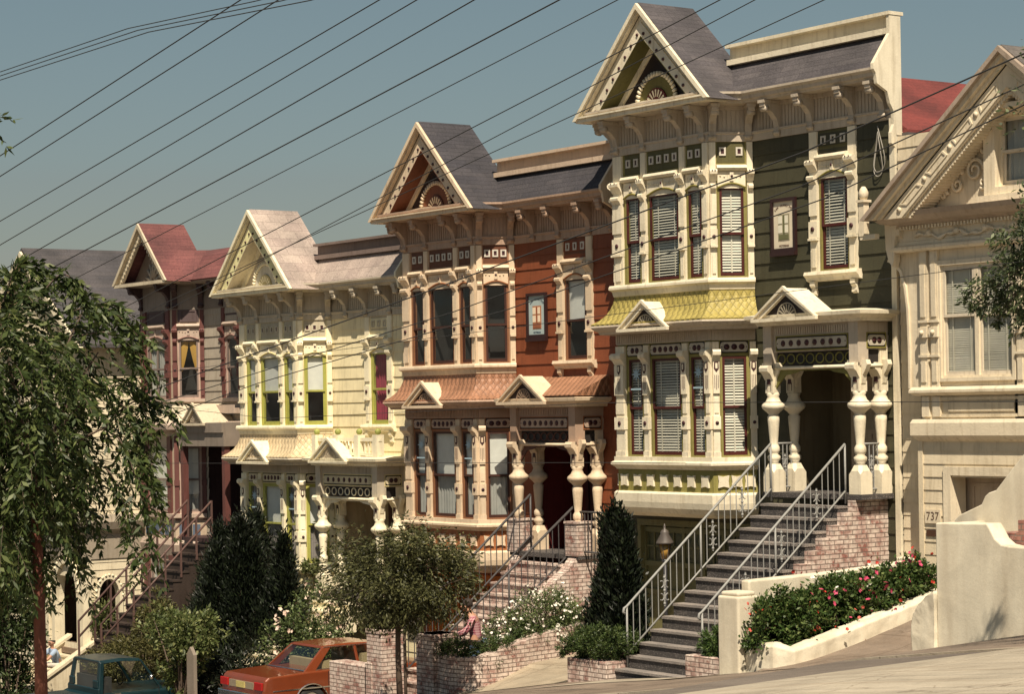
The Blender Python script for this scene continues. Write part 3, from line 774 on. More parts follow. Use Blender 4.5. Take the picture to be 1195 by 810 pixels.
    dr = MB(); dr.box(Wl, du, du+.9, -dp, -dp+.05, zd, .45); dr.ring(Wl, [(du-.1, zd), (du+1.0, zd), (du+1.0, .9), (du-.1, .9)], [(du, zd), (du+.9, zd), (du+.9, .8), (du, .8)], -dp, -dp+.09)
    for (a, c, e, g) in ((.1, .4, .12, .75), (.5, .8, .12, .75), (.1, .4, .9, 1.0), (.5, .8, .9, 1.0)): dr.box(Wl, du+a, du+c, -dp+.05, -dp+.07, zd+e, zd+g)
    dro = dr.build('door', pal['door'], root)
    g = MB(); g.box(Wl, du+.16, du+.74, -dp+.05, -dp+.056, zd+1.08, zd+1.85); g.box(Wl, du+.02, du+.88, -dp+.05, -dp+.056, .5, .78); g.build('pane', GLASS, dro)
    g = MB(); g.ball(Wl(du+.82, -dp+.09, zd+.98), .035); g.build('handle', plain('brass', (.4, .26, .08), .3, 1.0), dro)
    g = MB(); g.box(Wl, p2-.012, p2-.002, -.55, -.3, -.4, .0); g.build('mail_slot_plate', SHADE, root)
    ped = o.get('pedestal')
    for u in (p1+.02, p2-.02):
        turned_post(Wl, u, .62, zd, .62, root, pal, ped); turned_post(Wl, u, .12, zd, .62, root, pal)
    if ped:
        for u in (p1+.02, p2-.02):
            q = MB(); q.box(Wl, u-.19, u+.19, .43, .81, zd-.02, zd+.62); q.box(Wl, u-.21, u+.21, .41, .83, zd+.62, zd+.67); q.build('brick_pedestal', BRICK, root)
    fz = MB()
    fz.box(Wl, p1-.08, p2+.08, .55, .68, .9, 1.4); fz.box(Wl, p1-.08, p1+.05, 0, .55, .9, 1.4); fz.box(Wl, p2-.05, p2+.08, 0, .55, .9, 1.4)
    for u in (p1+.02, p2-.02): fz.box(Wl, u-.11, u+.11, .5, .74, .62, 1.4)
    u = p1
    while u < p2: fz.box(Wl, u, u+.03, .68, .70, 1.22, 1.34); u += .058
    fz.build('porch_frieze', pal['frieze'], root)
    dot_panel(Frame(L, -.68, z=dz), p1+.2, p2-.2, 8, root, pal)
    PR = Frame(L+p2+.08, -.68, 0, 1, dz)
    dot_panel(PR, .14, .6, 2, root, pal)
    ch = MB(); ch.box(Wl, p1+.1, p2-.1, .58, .60, .66, .90); ch.mi = 1
    n = 8
    for i in range(n):
        uu = p1+.25+(p2-p1-.5)*i/(n-1); ch.tube([Wl(uu+.1*math.cos(t*math.pi/5), .61, .78+.085*math.sin(t*math.pi/5)) for t in range(10)], .014, 5, closed=True)
    ch.mi = 0; ch.box(PR, .1, .62, -.06, -.04, .66, .90)
    ch.build('fretwork_panel', [pal['dark'], pal['arch']], root)
    rr = MB(); rr.tube([Wl(p1+.1, .66, .62), Wl(p2-.1, .66, .62)], .03, 8); rr.tube([PR(.1, 0, .62), PR(.62, 0, .62)], .03, 8); rr.build('porch_rail_beam', T, root)
    spandrel(Wl, p1+.12, p2-.12, .62, .60, root, pal); spandrel(PR, .12, .58, -.06, .60, root, pal)
    rp = [(p1-.12, 0), (p1-.12, -.7), (p2+.12, -.7), (p2+.12, 0)]
    pc = MB(); pc.sweep(Wl, rp, [(0, 1.38), (.08, 1.38), (.10, 1.43), (.18, 1.47), (.24, 1.50), (.25, 1.56), (0, 1.60)])
    pc.add([Wl(a, -c, 1.6) for a, c in rp], [(0, 1, 2, 3)]); pc.build('porch_roof', pal.get('porchroof', T), root)
    gablet(Wl, (p1+p2)/2-.35, .80, 1.50, .52, 1.0, .55, root, pal, 'porch_gablet')
    if o.get('proof'):
        q = MB(); q.prism(Wl, [(0, 2.02), (.92, 1.62), (.92, 1.60), (0, 1.60)], p1-.2, p2+.3, 'vz'); q.build('porch_roof_slope', pal['pent'], root)
    # garage door
    a, c, zt = o['gar']
    gd = MB(); gd.box(Wl, a, c, -.16, -.1, gl, zt)
    n = 6
    for i in range(n+1): uu = a+(c-a)*i/n; gd.box(Wl, uu-.04, uu+.04, -.1, -.06, gl, zt)
    for zz in (zt-.08, zt-.75, zt-1.3): gd.box(Wl, a, c, -.1, -.05, zz-.05, zz+.05)
    gdo = gd.build('garage_door', pal['garage'], root)
    gw = MB()
    for i in range(n):
        u0 = a+(c-a)*(i+.12)/n; u1 = a+(c-a)*(i+.88)/n; gw.box(Wl, u0, u1, -.1, -.08, zt-.68, zt-.14)
    gw.build('pane', GLASS, gdo)
    gm = MB()
    for i in range(n):
        u0 = a+(c-a)*(i+.12)/n; u1 = a+(c-a)*(i+.88)/n
        gm.box(Wl, (u0+u1)/2-.015, (u0+u1)/2+.015, -.078, -.06, zt-.68, zt-.14); gm.box(Wl, u0, u1, -.078, -.06, zt-.42, zt-.39)
    gm.build('muntin', pal['garage'], gdo)
    ft = MB(); ft.ring(Wl, [(a-.1, gl), (c+.1, gl), (c+.1, zt+.12), (a-.1, zt+.12)], [(a, gl+.01), (c, gl+.01), (c, zt), (a, zt)], -.1, .04); ft.build('garage_frame', pal['garage'], root)
    return root
# ------------------------------------------------------------------ ground
GT = [(-400, -30), (-90, -19), (-25, -9.2), (-5.7, -6.34), (4.4, -4.75), (6, -4.55), (7.5, -4.4), (12.7, -3.67), (14.8, -3.17), (18, -2.75), (36, -.95), (70, 1.0), (400, 6)]
def G0(X):
    for (a, b), (c, d) in zip(GT, GT[1:]):
        if X <= c: return b+(d-b)*(max(X, a)-a)/(c-a)
    return GT[-1][1]
def GZ(X, Y):
    g = G0(X)
    if Y >= -4.5: return g
    if Y > -8: return g+.02*(Y+4.5)
    if Y > -19: return g-.085+.04*(Y+8)
    if Y > -30: return g-.51+.01*(-19-Y)
    return g-.40
def sheet(name, x0, x1, ys, dz, mat, kind='structure', xs=None):
    m = MB()
    if xs is None:
        xs = sorted(set([x0, x1]+[x for x, _ in GT if x0 < x < x1]+[x0+(x1-x0)*i/40 for i in range(41)]))
    vs = [(x, y, GZ(x, y)+dz) for y in ys for x in xs]; n = len(xs)
    m.add(vs, [(j*n+i, j*n+i+1, (j+1)*n+i+1, (j+1)*n+i) for j in range(len(ys)-1) for i in range(n-1)])
    o = m.build(name, mat, uv=False); struct(o); return o
soil = concrete('garden_soil', (.10, .075, .05), 1.5, .4, .02)
# one ground sheet out to the horizon, stepped 25 cm under the paving
gm_ = MB(); xs = [-400, -200, -90]+[-60+3*i for i in range(44)]+[100, 200, 400]; ys = [-400, -100, -30.1, -30, -19, -8, -4.5, -2, 0, 6, 14, 40, 150, 500]
gm_.add([(x, y, GZ(x, y)-.35-(.6 if y > 12 else 0)-(3 if abs(y) > 100 else 0)) for y in ys for x in xs], [(j*len(xs)+i, j*len(xs)+i+1, (j+1)*len(xs)+i+1, (j+1)*len(xs)+i) for j in range(len(ys)-1) for i in range(len(xs)-1)])
struct(gm_.build('ground', soil, uv=False))
PAVE = concrete('tan_pavement', (.29, .225, .17), .6, .25, .004, .5, 1.55)
ASPH = concrete('worn_asphalt', (.20, .165, .135), .5, .35, .006, .3)
LIGHT = concrete('pale_concrete', (.47, .41, .315), .9, .2, .004, .3, 2.6)
SLAB = concrete('driveway_concrete', (.46, .39, .285), .9, .2, .004, .35, 1.9)
STUCCO = concrete('rough_white_stucco', (.72, .655, .51), 1.2, .10, .0014, .2, 0, True)
sheet('sidewalk', -60, 45, [-8, -4.5], 0, PAVE)
sheet('street', -70, 60, [-19, -13.5, -8.0001], -.0, ASPH)
sheet('sidewalk', -70, 60, [-23.5, -19.0001], .13, LIGHT)
k = MB(); xs = [-60+105*i/60 for i in range(61)]
for a, b in zip(xs, xs[1:]):
    za, zb = GZ(a, -7.99), GZ(b, -7.99)
    k.add([(a, -8.16, za-.2), (b, -8.16, zb-.2), (b, -8.16, zb+.004), (a, -8.16, za+.004), (a, -7.98, za+.004), (b, -7.98, zb+.004)], [(0, 1, 2, 3), (3, 2, 5, 4)])
struct(k.build('kerb', LIGHT, uv=False))
m = MB(); rows = []
for y, x0 in ((-8.03, 17.75), (-9, 17.2), (-10, 16.6), (-11.2, 16.2), (-13.49, 15.2), (-16, 14.5), (-18.9, 14)):
    rows.append([(x, y, GZ(x, y)+.008) for x in (x0, 17.9, 18, 20, 24, 30, 36)])
m.add([p for r in rows for p in r], [(j*7+i, j*7+i+1, j*7+i+8, j*7+i+7) for j in range(len(rows)-1) for i in range(6)]); struct(m.build('street_patch', LIGHT, uv=False))
m = MB(); rows = [[(5.55, -4.56), (6.5, -4.56), (7.5, -4.56), (8.9, -4.56)], [(5.5, -4.9), (6.5, -4.8), (7.5, -4.72), (8.9, -4.62)], [(4.9, -5.9), (5.9, -5.3), (7.2, -4.9), (8.9, -4.66)]]
m.add([(x, y, GZ(x, y)+.006) for r in rows for x, y in r], [(j*4+i, j*4+i+1, j*4+i+5, j*4+i+4) for j in range(2) for i in range(3)]); struct(m.build('pavement_patch', LIGHT, uv=False))
m = MB()
for x in range(-30, 20, 2):
    m.box(None, x-.01, x+.01, -8, -4.5, GZ(x, -6)-.05, GZ(x, -6)+.003) if False else None
def patch(name, grid, mat):
    """grid[j][i] of points -> one sheet"""
    m = MB(); n = len(grid[0]); m.add([p for r in grid for p in r], [(j*n+i, j*n+i+1, (j+1)*n+i+1, (j+1)*n+i) for j in range(len(grid)-1) for i in range(n-1)])
    return struct(m.build(name, mat, uv=False))
# green house driveway (left of its steps), driveway of the cream house, front yards
patch('driveway', [[(x, -4.55, G0(x)+.008) for x in (.9, 2, 3.2, 4.35)], [(x, -3, -4.82+.05*(x-.9)) for x in (.9, 2, 3.2, 4.35)], [(x, .1, -4.6) for x in (.9, 2, 3.2, 4.35)]], SLAB)
patch('driveway', [[(x, -4.62, GZ(x, -4.62)+.008) for x in (9.3, 10.3, 11.5, 12.75)], [(x, -3, -3.82+.03*(x-9.5)) for x in (9.3, 10.3, 11.5, 12.75)], [(x, -1.5, -3.44+.02*(x-9.5)) for x in (9.2, 10.3, 11.5, 12.75)], [(x, -.3, -3.12) for x in (8.8, 10.3, 11.5, 12.75)]], PAVE)
patch('driveway', [[(x, -4.55, G0(x)+.008) for x in (-7.2, -5.5, -3.6)], [(x, .1, G0(x)+.05) for x in (-7.2, -5.5, -3.6)]], SLAB)
patch('driveway', [[(x, -4.55, G0(x)+.008) for x in (-16.8, -15.5, -13.6)], [(x, .1, G0(x)+.05) for x in (-16.8, -15.5, -13.6)]], SLAB)
patch('front_yard', [[(x, -4.5, G0(x)+.004) for x in (-35, -25, -17)], [(x, .2, G0(x)+.3) for x in (-35, -25, -17)]], soil)
patch('front_yard', [[(x, -4.5, G0(x)+.004) for x in (-13.5, -10, -7.3)], [(x, .2, G0(x)+.3) for x in (-13.5, -10, -7.3)]], soil)
patch('front_path', [[(x, -4.5, G0(x)+.006) for x in (-3.5, -1.5, .4)], [(x, .2, G0(x)+.1) for x in (-3.5, -1.5, .4)]], SLAB)

# ------------------------------------------------------------------ palettes and the three sisters
ROOFG = shingle('grey_shingle', (.060, .054, .060), (.082, .074, .078))
base = dict(soffit=paint('gable_soffit_olive', (.10, .092, .03)), dot=plain('dark_dot', (.05, .012, .014), .5), dark=plain('dark_recess', (.02, .016, .014), .7), deck=TERR)
GT_ = paint('green_house_cream_trim', (.78, .70, .53))
gf = paint('green_house_shaded_frieze', (.50, .43, .34))  # cream trim with the shade under the eaves put into its colour
green = dict(base, trim=GT_, wall=paint('dark_olive_siding', (.058, .055, .032), .6), baywall=paint('olive_trim', (.24, .215, .07)), frieze=gf, bracket=gf,
    accent=paint('olive_moulding', (.25, .22, .055)), frame=paint('olive_trim', (.24, .215, .07)), sash=paint('maroon_sash', (.075, .018, .015), .4), panel=paint('olive_panel', (.10, .09, .035)),
    squares=paint('square_white', (.62, .58, .50)), panelplate=paint('plate_grey', (.50, .45, .36)), roof=ROOFG, rake=GT_, tymp=plain('tympanum_maroon', (.014, .006, .006), .6),
    sun1=paint('sun_olive', (.15, .13, .04)), sun2=paint('sun_maroon', (.11, .018, .016)), pent=diamond('olive_diamond_shingles', (.36, .30, .085)), fan=paint('fan_grey', (.38, .34, .26)),
    skirt=paint('skirt_olive', (.28, .25, .075)), porchwall=paint('porch_dark', (.15, .12, .07)), arch=paint('arch_olive', (.20, .185, .05)), door=paint('tan_door', (.50, .38, .26)),
    garage=paint('olive_garage', (.16, .15, .07)), side=paint('side_cream', (.62, .54, .40)))
sister_house(.39, 0, -4.7, 'dark olive green house with cream trim, the tallest in the row', green,
    dict(redroof=True, porch=(5.0, 7.22), gar=(.45, 4.0, -2.35), fills=['blind', 'blind', 'blind', 'blind'], wallfill='blind', lfills=['blind', 'blind', 'blind', 'blind']))
RT = paint('red_house_tan_trim', (.69, .55, .39)); rfz = paint('red_house_frieze', (.42, .29, .21))
red = dict(base, soffit=paint('gable_soffit_brown', (.15, .05, .025)), trim=RT, wall=paint('rust_red_siding', (.215, .062, .026), .6), baywall=paint('red_baywall', (.38, .22, .13)), frieze=rfz, bracket=rfz,
    accent=paint('copper_moulding', (.30, .12, .05)), frame=paint('red_frame', (.24, .11, .055)), sash=paint('dark_brown_sash', (.06, .025, .018), .4), panel=paint('copper_panel', (.13, .05, .025)),
    squares=paint('square_white', (.62, .58, .50)), panelplate=paint('red_plate', (.45, .33, .25)), roof=shingle('charcoal_shingle', (.038, .036, .044), (.052, .048, .054), mortar=.006), rake=RT, tymp=plain('tympanum_brown', (.022, .009, .008), .6),
    sun1=paint('sun_rust', (.17, .06, .03)), sun2=paint('sun_brown', (.10, .04, .03)), pent=diamond('copper_diamond_shingles', (.33, .165, .095)), fan=paint('fan_tan', (.34, .24, .17)),
    skirt=paint('skirt_rust', (.34, .13, .05)), porchwall=paint('porch_oxblood', (.13, .02, .018)), arch=paint('arch_brown', (.09, .035, .025)), door=paint('dark_red_door', (.07, .02, .02)),
    garage=paint('orange_garage', (.42, .13, .02)), parapet=paint('parapet_tan', (.60, .46, .34)))
sister_house(-7.2, -1.38, -5.7, 'rust red house with tan trim and a charcoal roof', red,
    dict(porch=(4.75, 6.80), gar=(.5, 3.3, -2.35), fills=['dark', 'dark', 'dark', 'dark'], csq=3, wallfill='shade', lfills=['shade sheer', 'shade sheer', 'shade sheer', 'shade sheer'], pedestal=True, proof=True))
YT = paint('yellow_house_cream', (.85, .77, .56)); yfz = paint('yellow_house_frieze', (.50, .44, .34))
yel = dict(base, soffit=paint('gable_soffit_cream', (.62, .55, .40)), trim=YT, wall=paint('pale_yellow_siding', (.82, .72, .46), .6), baywall=paint('yellow_baywall', (.78, .70, .42)), frieze=yfz, bracket=yfz,
    accent=paint('yellow_moulding', (.70, .60, .30)), frame=paint('lime_frame', (.38, .37, .08)), sash=paint('lime_sash', (.36, .36, .09), .4), panel=paint('yellow_panel', (.46, .41, .30)),
    squares=paint('yellow_square', (.52, .47, .36)), panelplate=paint('yellow_plate', (.62, .54, .36)), roof=shingle('pink_slate', (.33, .265, .235), (.39, .325, .28), row=.30, wid=.5, mortar=.005), rake=paint('rake_lemon', (.80, .74, .40)), tymp=paint('tympanum_cream', (.50, .43, .33)),
    sun1=paint('sun_grey', (.50, .47, .40)), sun2=paint('sun_gold', (.45, .38, .20)), pent=diamond('buff_diamond_shingles', (.62, .50, .32)), fan=paint('fan_cream', (.5, .42, .3)),
    skirt=paint('skirt_yellow', (.74, .66, .40)), porchwall=paint('porch_buff', (.50, .40, .25)), arch=YT, door=paint('brown_door', (.12, .06, .04)),
    garage=paint('cream_garage', (.70, .62, .42)), parapet=paint('parapet_greyroof', (.20, .15, .13)), sheer=cloth('grey_mauve_curtain', (.26, .23, .22)))
yh = sister_house(-14.75, -2.66, -7.2, 'pale yellow house with lime window sashes and pinkish slate roof', yel,
    dict(porch=(4.35, 6.9), gar=(.5, 3.3, -2.35), fills=['shade dark', 'shade dark', 'shade dark', 'shade dark'], wallfill='purple', lfills=['sheer', 'shade sheer', 'sheer', 'shade sheer'], csq=3))
# balustrade with lime balls over the yellow porch
F = Frame(-14.75, 0, z=-2.66)
m = MB(); m.box(F, 4.2, 7.1, .66, .74, 1.95, 2.03); m.box(F, 4.2, 7.1, .66, .74, 1.62, 1.68)
for u in (4.3, 5.25, 6.2, 7.0): m.box(F, u-.09, u+.09, .6, .8, 1.58, 2.1)
u = 4.5
while u < 7: m.box(F, u, u+.05, .68, .72, 1.68, 1.95); u += .16
bo = m.build('roof_balustrade', YT, yh)
m = MB()
for u in (4.3, 5.25, 6.2, 7.0): m = MB(); m.ball(F(u, .7, 2.17), .075); m.build('ball_finial', paint('lime_ball', (.32, .34, .09)), bo)

# ------------------------------------------------------------------ mauve house
mp_ = dict(base, trim=paint('mauve_trim_pink', (.46, .36, .29)), wall=paint('mauve_siding', (.40, .35, .28), .6), frieze=paint('mauve_frieze', (.24, .20, .165)), bracket=paint('dark_mauve_bracket', (.06, .035, .035)),
    accent=paint('mauve_moulding', (.34, .20, .17)), frame=paint('mauve_frame', (.46, .33, .27)), sash=paint('mauve_sash', (.22, .17, .15), .4), panel=paint('mauve_panel', (.10, .07, .07)), squares=paint('mauve_sq', (.3, .22, .2)),
    pilaster=paint('crimson_pilaster', (.14, .055, .048)), roof=shingle('maroon_shingle', (.125, .043, .042), (.15, .054, .05), mortar=.004), tymp=paint('tymp_mauve', (.22, .17, .13)), fan=paint('fan_mauve', (.5, .42, .32)), rake=paint('rake_cream', (.60, .52, .38)), dark=base['dark'])
def mauve_house():
    L, gz = -20.4, -8.4
    root = thing('row_house', 'mauve grey house with crimson window pilasters and maroon roof', 'house', (L, 0, gz), 'painted houses stepping down the hill')
    F0 = Frame(L, 0); bay = [(.35, 0), (.8, -.7), (2.6, -.7), (3.05, 0)]
    Fr = Frame(L+.8, -.7); Cr = Frame(L+2.6, -.7, .45, .7); Cl = Frame(L+.35, 0, .45, -.7); cw = math.hypot(.45, .7); T = mp_['trim']
    wf, wc = [(.35, 1.45)], [(.14, .70)]
    sd = siding(F0, 3.05, 5.65, -9, 3.0, [(4.25, 4.9, .35, 2.0), (3.2, 5.5, -3.0, -.45)]); siding(F0, 0, .35, -9, 3.0, mb=sd); sd.build('wall', mp_['wall'], root)
    w = MB()
    for F, ww, wi in ((Fr, 1.8, wf), (Cr, cw, wc), (Cl, cw, wc)):
        wall_holes(F, ww, wi, .25, 3.0, .38, 1.97, w); wall_holes(F, ww, wi, -2.9, -.5, -2.62, -.85, w); wall_holes(F, ww, wi, -6.5, -3.2, -5.6, -3.85, w)
        w.box(F, 0, ww, -.09, 0, -3.2, -2.9)
    w.build('bay_wall', paint('mauve_bay', (.48, .38, .28)), root)
    sw = MB(); siding(Frame(L+5.65, 0, 0, 1), 0, 12, -9, 3.4, mb=sw); siding(Frame(L, 12, 0, -1), 0, 12, -9, 3.4, mb=sw); sw.box(F0, 0, 5.65, -12.05, -12, -9, 3.4); sw.build('side_wall', mp_['wall'], root)
    t = MB(); t.box(F0, .02, 5.63, -12, -.2, 3.3, 3.4); t.build('flat_roof', mp_['roof'], root)
    full = [(0, 0)]+bay+[(5.65, 0)]
    c = MB(); c.sweep(F0, full, [(0, 2.72), (.03, 2.72), (.03, 3.36), (.4, 3.38), (.46, 3.44), (.46, 3.5), (0, 3.5)]); c.build('cornice', mp_['frieze'], root)
    for F, us in ((Fr, (.1, 1.7)), (Cr, (.08, cw-.08)), (F0, (4.1, 5.1))):
        for u in us: cornice_bracket(F, u, root, mp_['bracket'], 2.75, 3.4)
    r = MB(); r.sweep(F0, [(2.6, -.7), (3.05, 0), (5.62, 0)], [(.5, 3.48), (.0, 4.12), (-.3, 4.3), (-.3, 4.1), (.44, 3.44)]); r.build('roof', mp_['roof'], root)
    G_ = Frame(L+1.7, -1.15); k = 1.0
    rk = lambda d, zb=3.46: [(-(1.55-d)/k, zb), (0, zb+1.55-d), ((1.55-d)/k, zb)]
    g = MB(); g.band(G_, rk(-.06, 3.44), rk(.02, 3.44), -1.3, .03); g.build('gable_roof', mp_['roof'], root)
    g = MB(); g.band(G_, rk(-.03), rk(.1), -.03, .08); g.band(G_, rk(.1), rk(.36), -.08, -.02)
    for sg in (-1, 1):
        for i in range(12):
            t_ = (i+.5)/12; g.box(G_, sg*1.2*(1-t_)-.03, sg*1.2*(1-t_)+.03, -.03, .02, 3.5+1.18*t_, 3.56+1.18*t_)
    g.box(G_, -1.5, 1.5, -.4, .06, 3.40, 3.48); g.build('rake_board', mp_['rake'], root)
    g = MB(); g.prism(G_, rk(.3, 3.46), -.42, -.4); go = g.build('tympanum', mp_['tymp'], root)
    g = MB()
    for i in range(7):
        a = math.pi*(i+.5)/7; g.tube([G_(.08*math.cos(a), -.38, 3.52+.08*math.sin(a)), G_(.4*math.cos(a), -.38, 3.52+.5*math.sin(a))], .04, 6)
    g.build('fan_ornament', mp_['fan'], go)
    pinkp = dict(mp_, pilaster=T)
    for F, wi, f in ((Fr, wf, 'sheer'), (Cr, wc, 'drape'), (Cl, wc, 'dark')):
        for a, b in wi:
            window(F, a, b, .38, 1.97, root, mp_, f, mull=1 if F is Fr else 0)
            upper_head(F, a, b, 0, root, mp_, z=1.97)
            q = MB(); q.box(F, a+.1, b-.1, -.01, .02, 2.42, 2.68); q.ring(F, [(a+.06, 2.4), (b-.06, 2.4), (b-.06, 2.71), (a+.06, 2.71)], [(a+.1, 2.44), (b-.1, 2.44), (b-.1, 2.67), (a+.1, 2.67)], 0, .04); q.build('transom_panel', mp_['panel'], root)
            window(F, a, b, -2.62, -.85, root, mp_, 'sheer shade long'); window(F, a, b, -5.6, -3.85, root, mp_, 'shade long')
    for F, ps in ((Fr, ((.12, .33), (1.47, 1.68))), (Cr, ((.0, .12), (.72, .83))), (Cl, ((.0, .12), (.72, .83))), (F0, ((4.06, 4.22), (4.93, 5.09)))):
        for a, b in ps:
            upper_pilaster(F, a, b, root, mp_, .38, 2.72)
            if F is not F0:
                q = MB(); q.box(F, a, b, 0, .055, -2.8, -.6); q.box(F, a-.01, b+.01, 0, .08, -1.9, -1.75); q.box(F, a, b, 0, .055, -5.8, -3.6); q.build('pilaster', mp_['pilaster'], root)
    window(F0, 4.25, 4.9, .38, 1.97, root, mp_, 'dark'); upper_head(F0, 4.25, 4.9, 0, root, mp_, z=1.97)
    q = MB(); q.box(F0, 4.05, 5.1, 0, .12, .28, .38); q.box(F0, 4.0, 5.15, 0, .3, -.02, .12); q.box(F0, 4.0, 5.15, .27, .3, .12, .2); q.build('window_sill', T, root)
    s = MB()
    s.sweep(F0, bay, [(0, .38), (.1, .38), (.1, .3), (.03, .26), (0, .26)]); s.build('bay_sill', T, root)
    s = MB(); s.sweep(F0, bay, [(0, .26), (.03, .26), (.10, -.02), (.25, -.2), (.25, -.24), (0, -.24)]); s.build('flared_band', mp_['rake'], root)
    s = MB(); s.sweep(F0, bay+[(5.65, 0)], [(0, -.22), (.30, -.22), (.33, -.3), (.3, -.42), (.06, -.5), (0, -.5)]); s.build('belt_cornice', T, root)
    s = MB(); s.box(F0, 3.1, 5.6, 0, .9, -.5, -.25); s.box(F0, 3.1, 5.6, .0, .85, -.85, -.5); s.build('porch_roof', mp_['frieze'], root)
    gablet(F0, 4.15, .6, -.26, .5, .95, .9, root, dict(mp_, trim=mp_['rake']), 'porch_gablet')
    s = MB()
    for a, b in ((3.15, 3.3), (5.4, 5.55)): s = MB(); s.box(F0, a, b, .65, .8, -3.2, -.5); s.build('porch_post', mp_['pilaster'], root)
    s = MB(); s.box(F0, 3.1, 5.6, -1.3, -1.2, -3.2, -.4); s.box(F0, 3.1, 3.15, -1.2, 0, -3.2, -.4); s.box(F0, 5.55, 5.6, -1.2, 0, -3.2, -.4); s.box(F0, 3.1, 5.6, -1.2, .85, -3.3, -3.2); s.build('porch_wall', mp_['bracket'], root)
    s = MB(); s.box(F0, 3.9, 4.8, -1.2, -1.15, -3.2, -1.1); d = s.build('door', plain('dark_brown_door', (.05, .025, .02), .5), root)
    s = MB(); s.sweep(F0, bay, [(0, -2.62), (.1, -2.64), (.1, -2.74), (0, -2.8)]); s.sweep(F0, bay, [(0, -3.28), (.06, -3.3), (.12, -3.45), (.05, -3.75), (0, -3.75)]); s.build('bay_sill', T, root)
    s = MB()
    for F, us in ((Fr, [.2+.28*i for i in range(6)]), (Cr, [.2, .55])):
        for u in us: s = MB(); s.box(F, u-.1, u+.1, 0, .02, -3.2, -2.92); s.build('square_panel', plain('slate_blue_panel', (.10, .13, .18), .4), root)
    return root
mauve_house()
# steps of the mauve house with maroon rail
def steps(name, label, x0, x1, y0, z0, y1, z1, n, mat, nosing=None, cheek=None):
    """flight from (y0,z0) at the top to (y1,z1) at the foot"""
    t = thing(name, label, 'steps', ((x0+x1)/2, y1, z1))
    rise = (z0-z1)/n; run = (y0-y1)/n
    for i in range(n):
        m = MB(); ya = y0-run*(i+1); zt = z0-rise*(i+1)
        m.box(None, x0, x1, ya, ya+run, z1-1.6, zt)
        m.box(None, x0-.02, x1+.02, ya-.03, ya+run, zt, zt+.045)
        if i % 3 == 0 and nosing: pass
        m.build('step', mat, t)
    return t, rise, run
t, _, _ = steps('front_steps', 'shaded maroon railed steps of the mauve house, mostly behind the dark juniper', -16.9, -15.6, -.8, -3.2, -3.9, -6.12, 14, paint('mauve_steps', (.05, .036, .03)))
m = MB()
for x in (-16.9, -15.6):
    for dz in (.95, .55): m.tube([(x, -.8, -3.2+dz), (x, -3.9, -6.12+dz)], .028, 6)
    for i in range(8): y = -.8-3.1*i/7; z = -3.2-2.92*i/7; m.box(None, x-.022, x+.022, y-.022, y+.022, z-.1, z+.97)
m.build('handrail', paint('maroon_rail', (.12, .07, .06)), t)

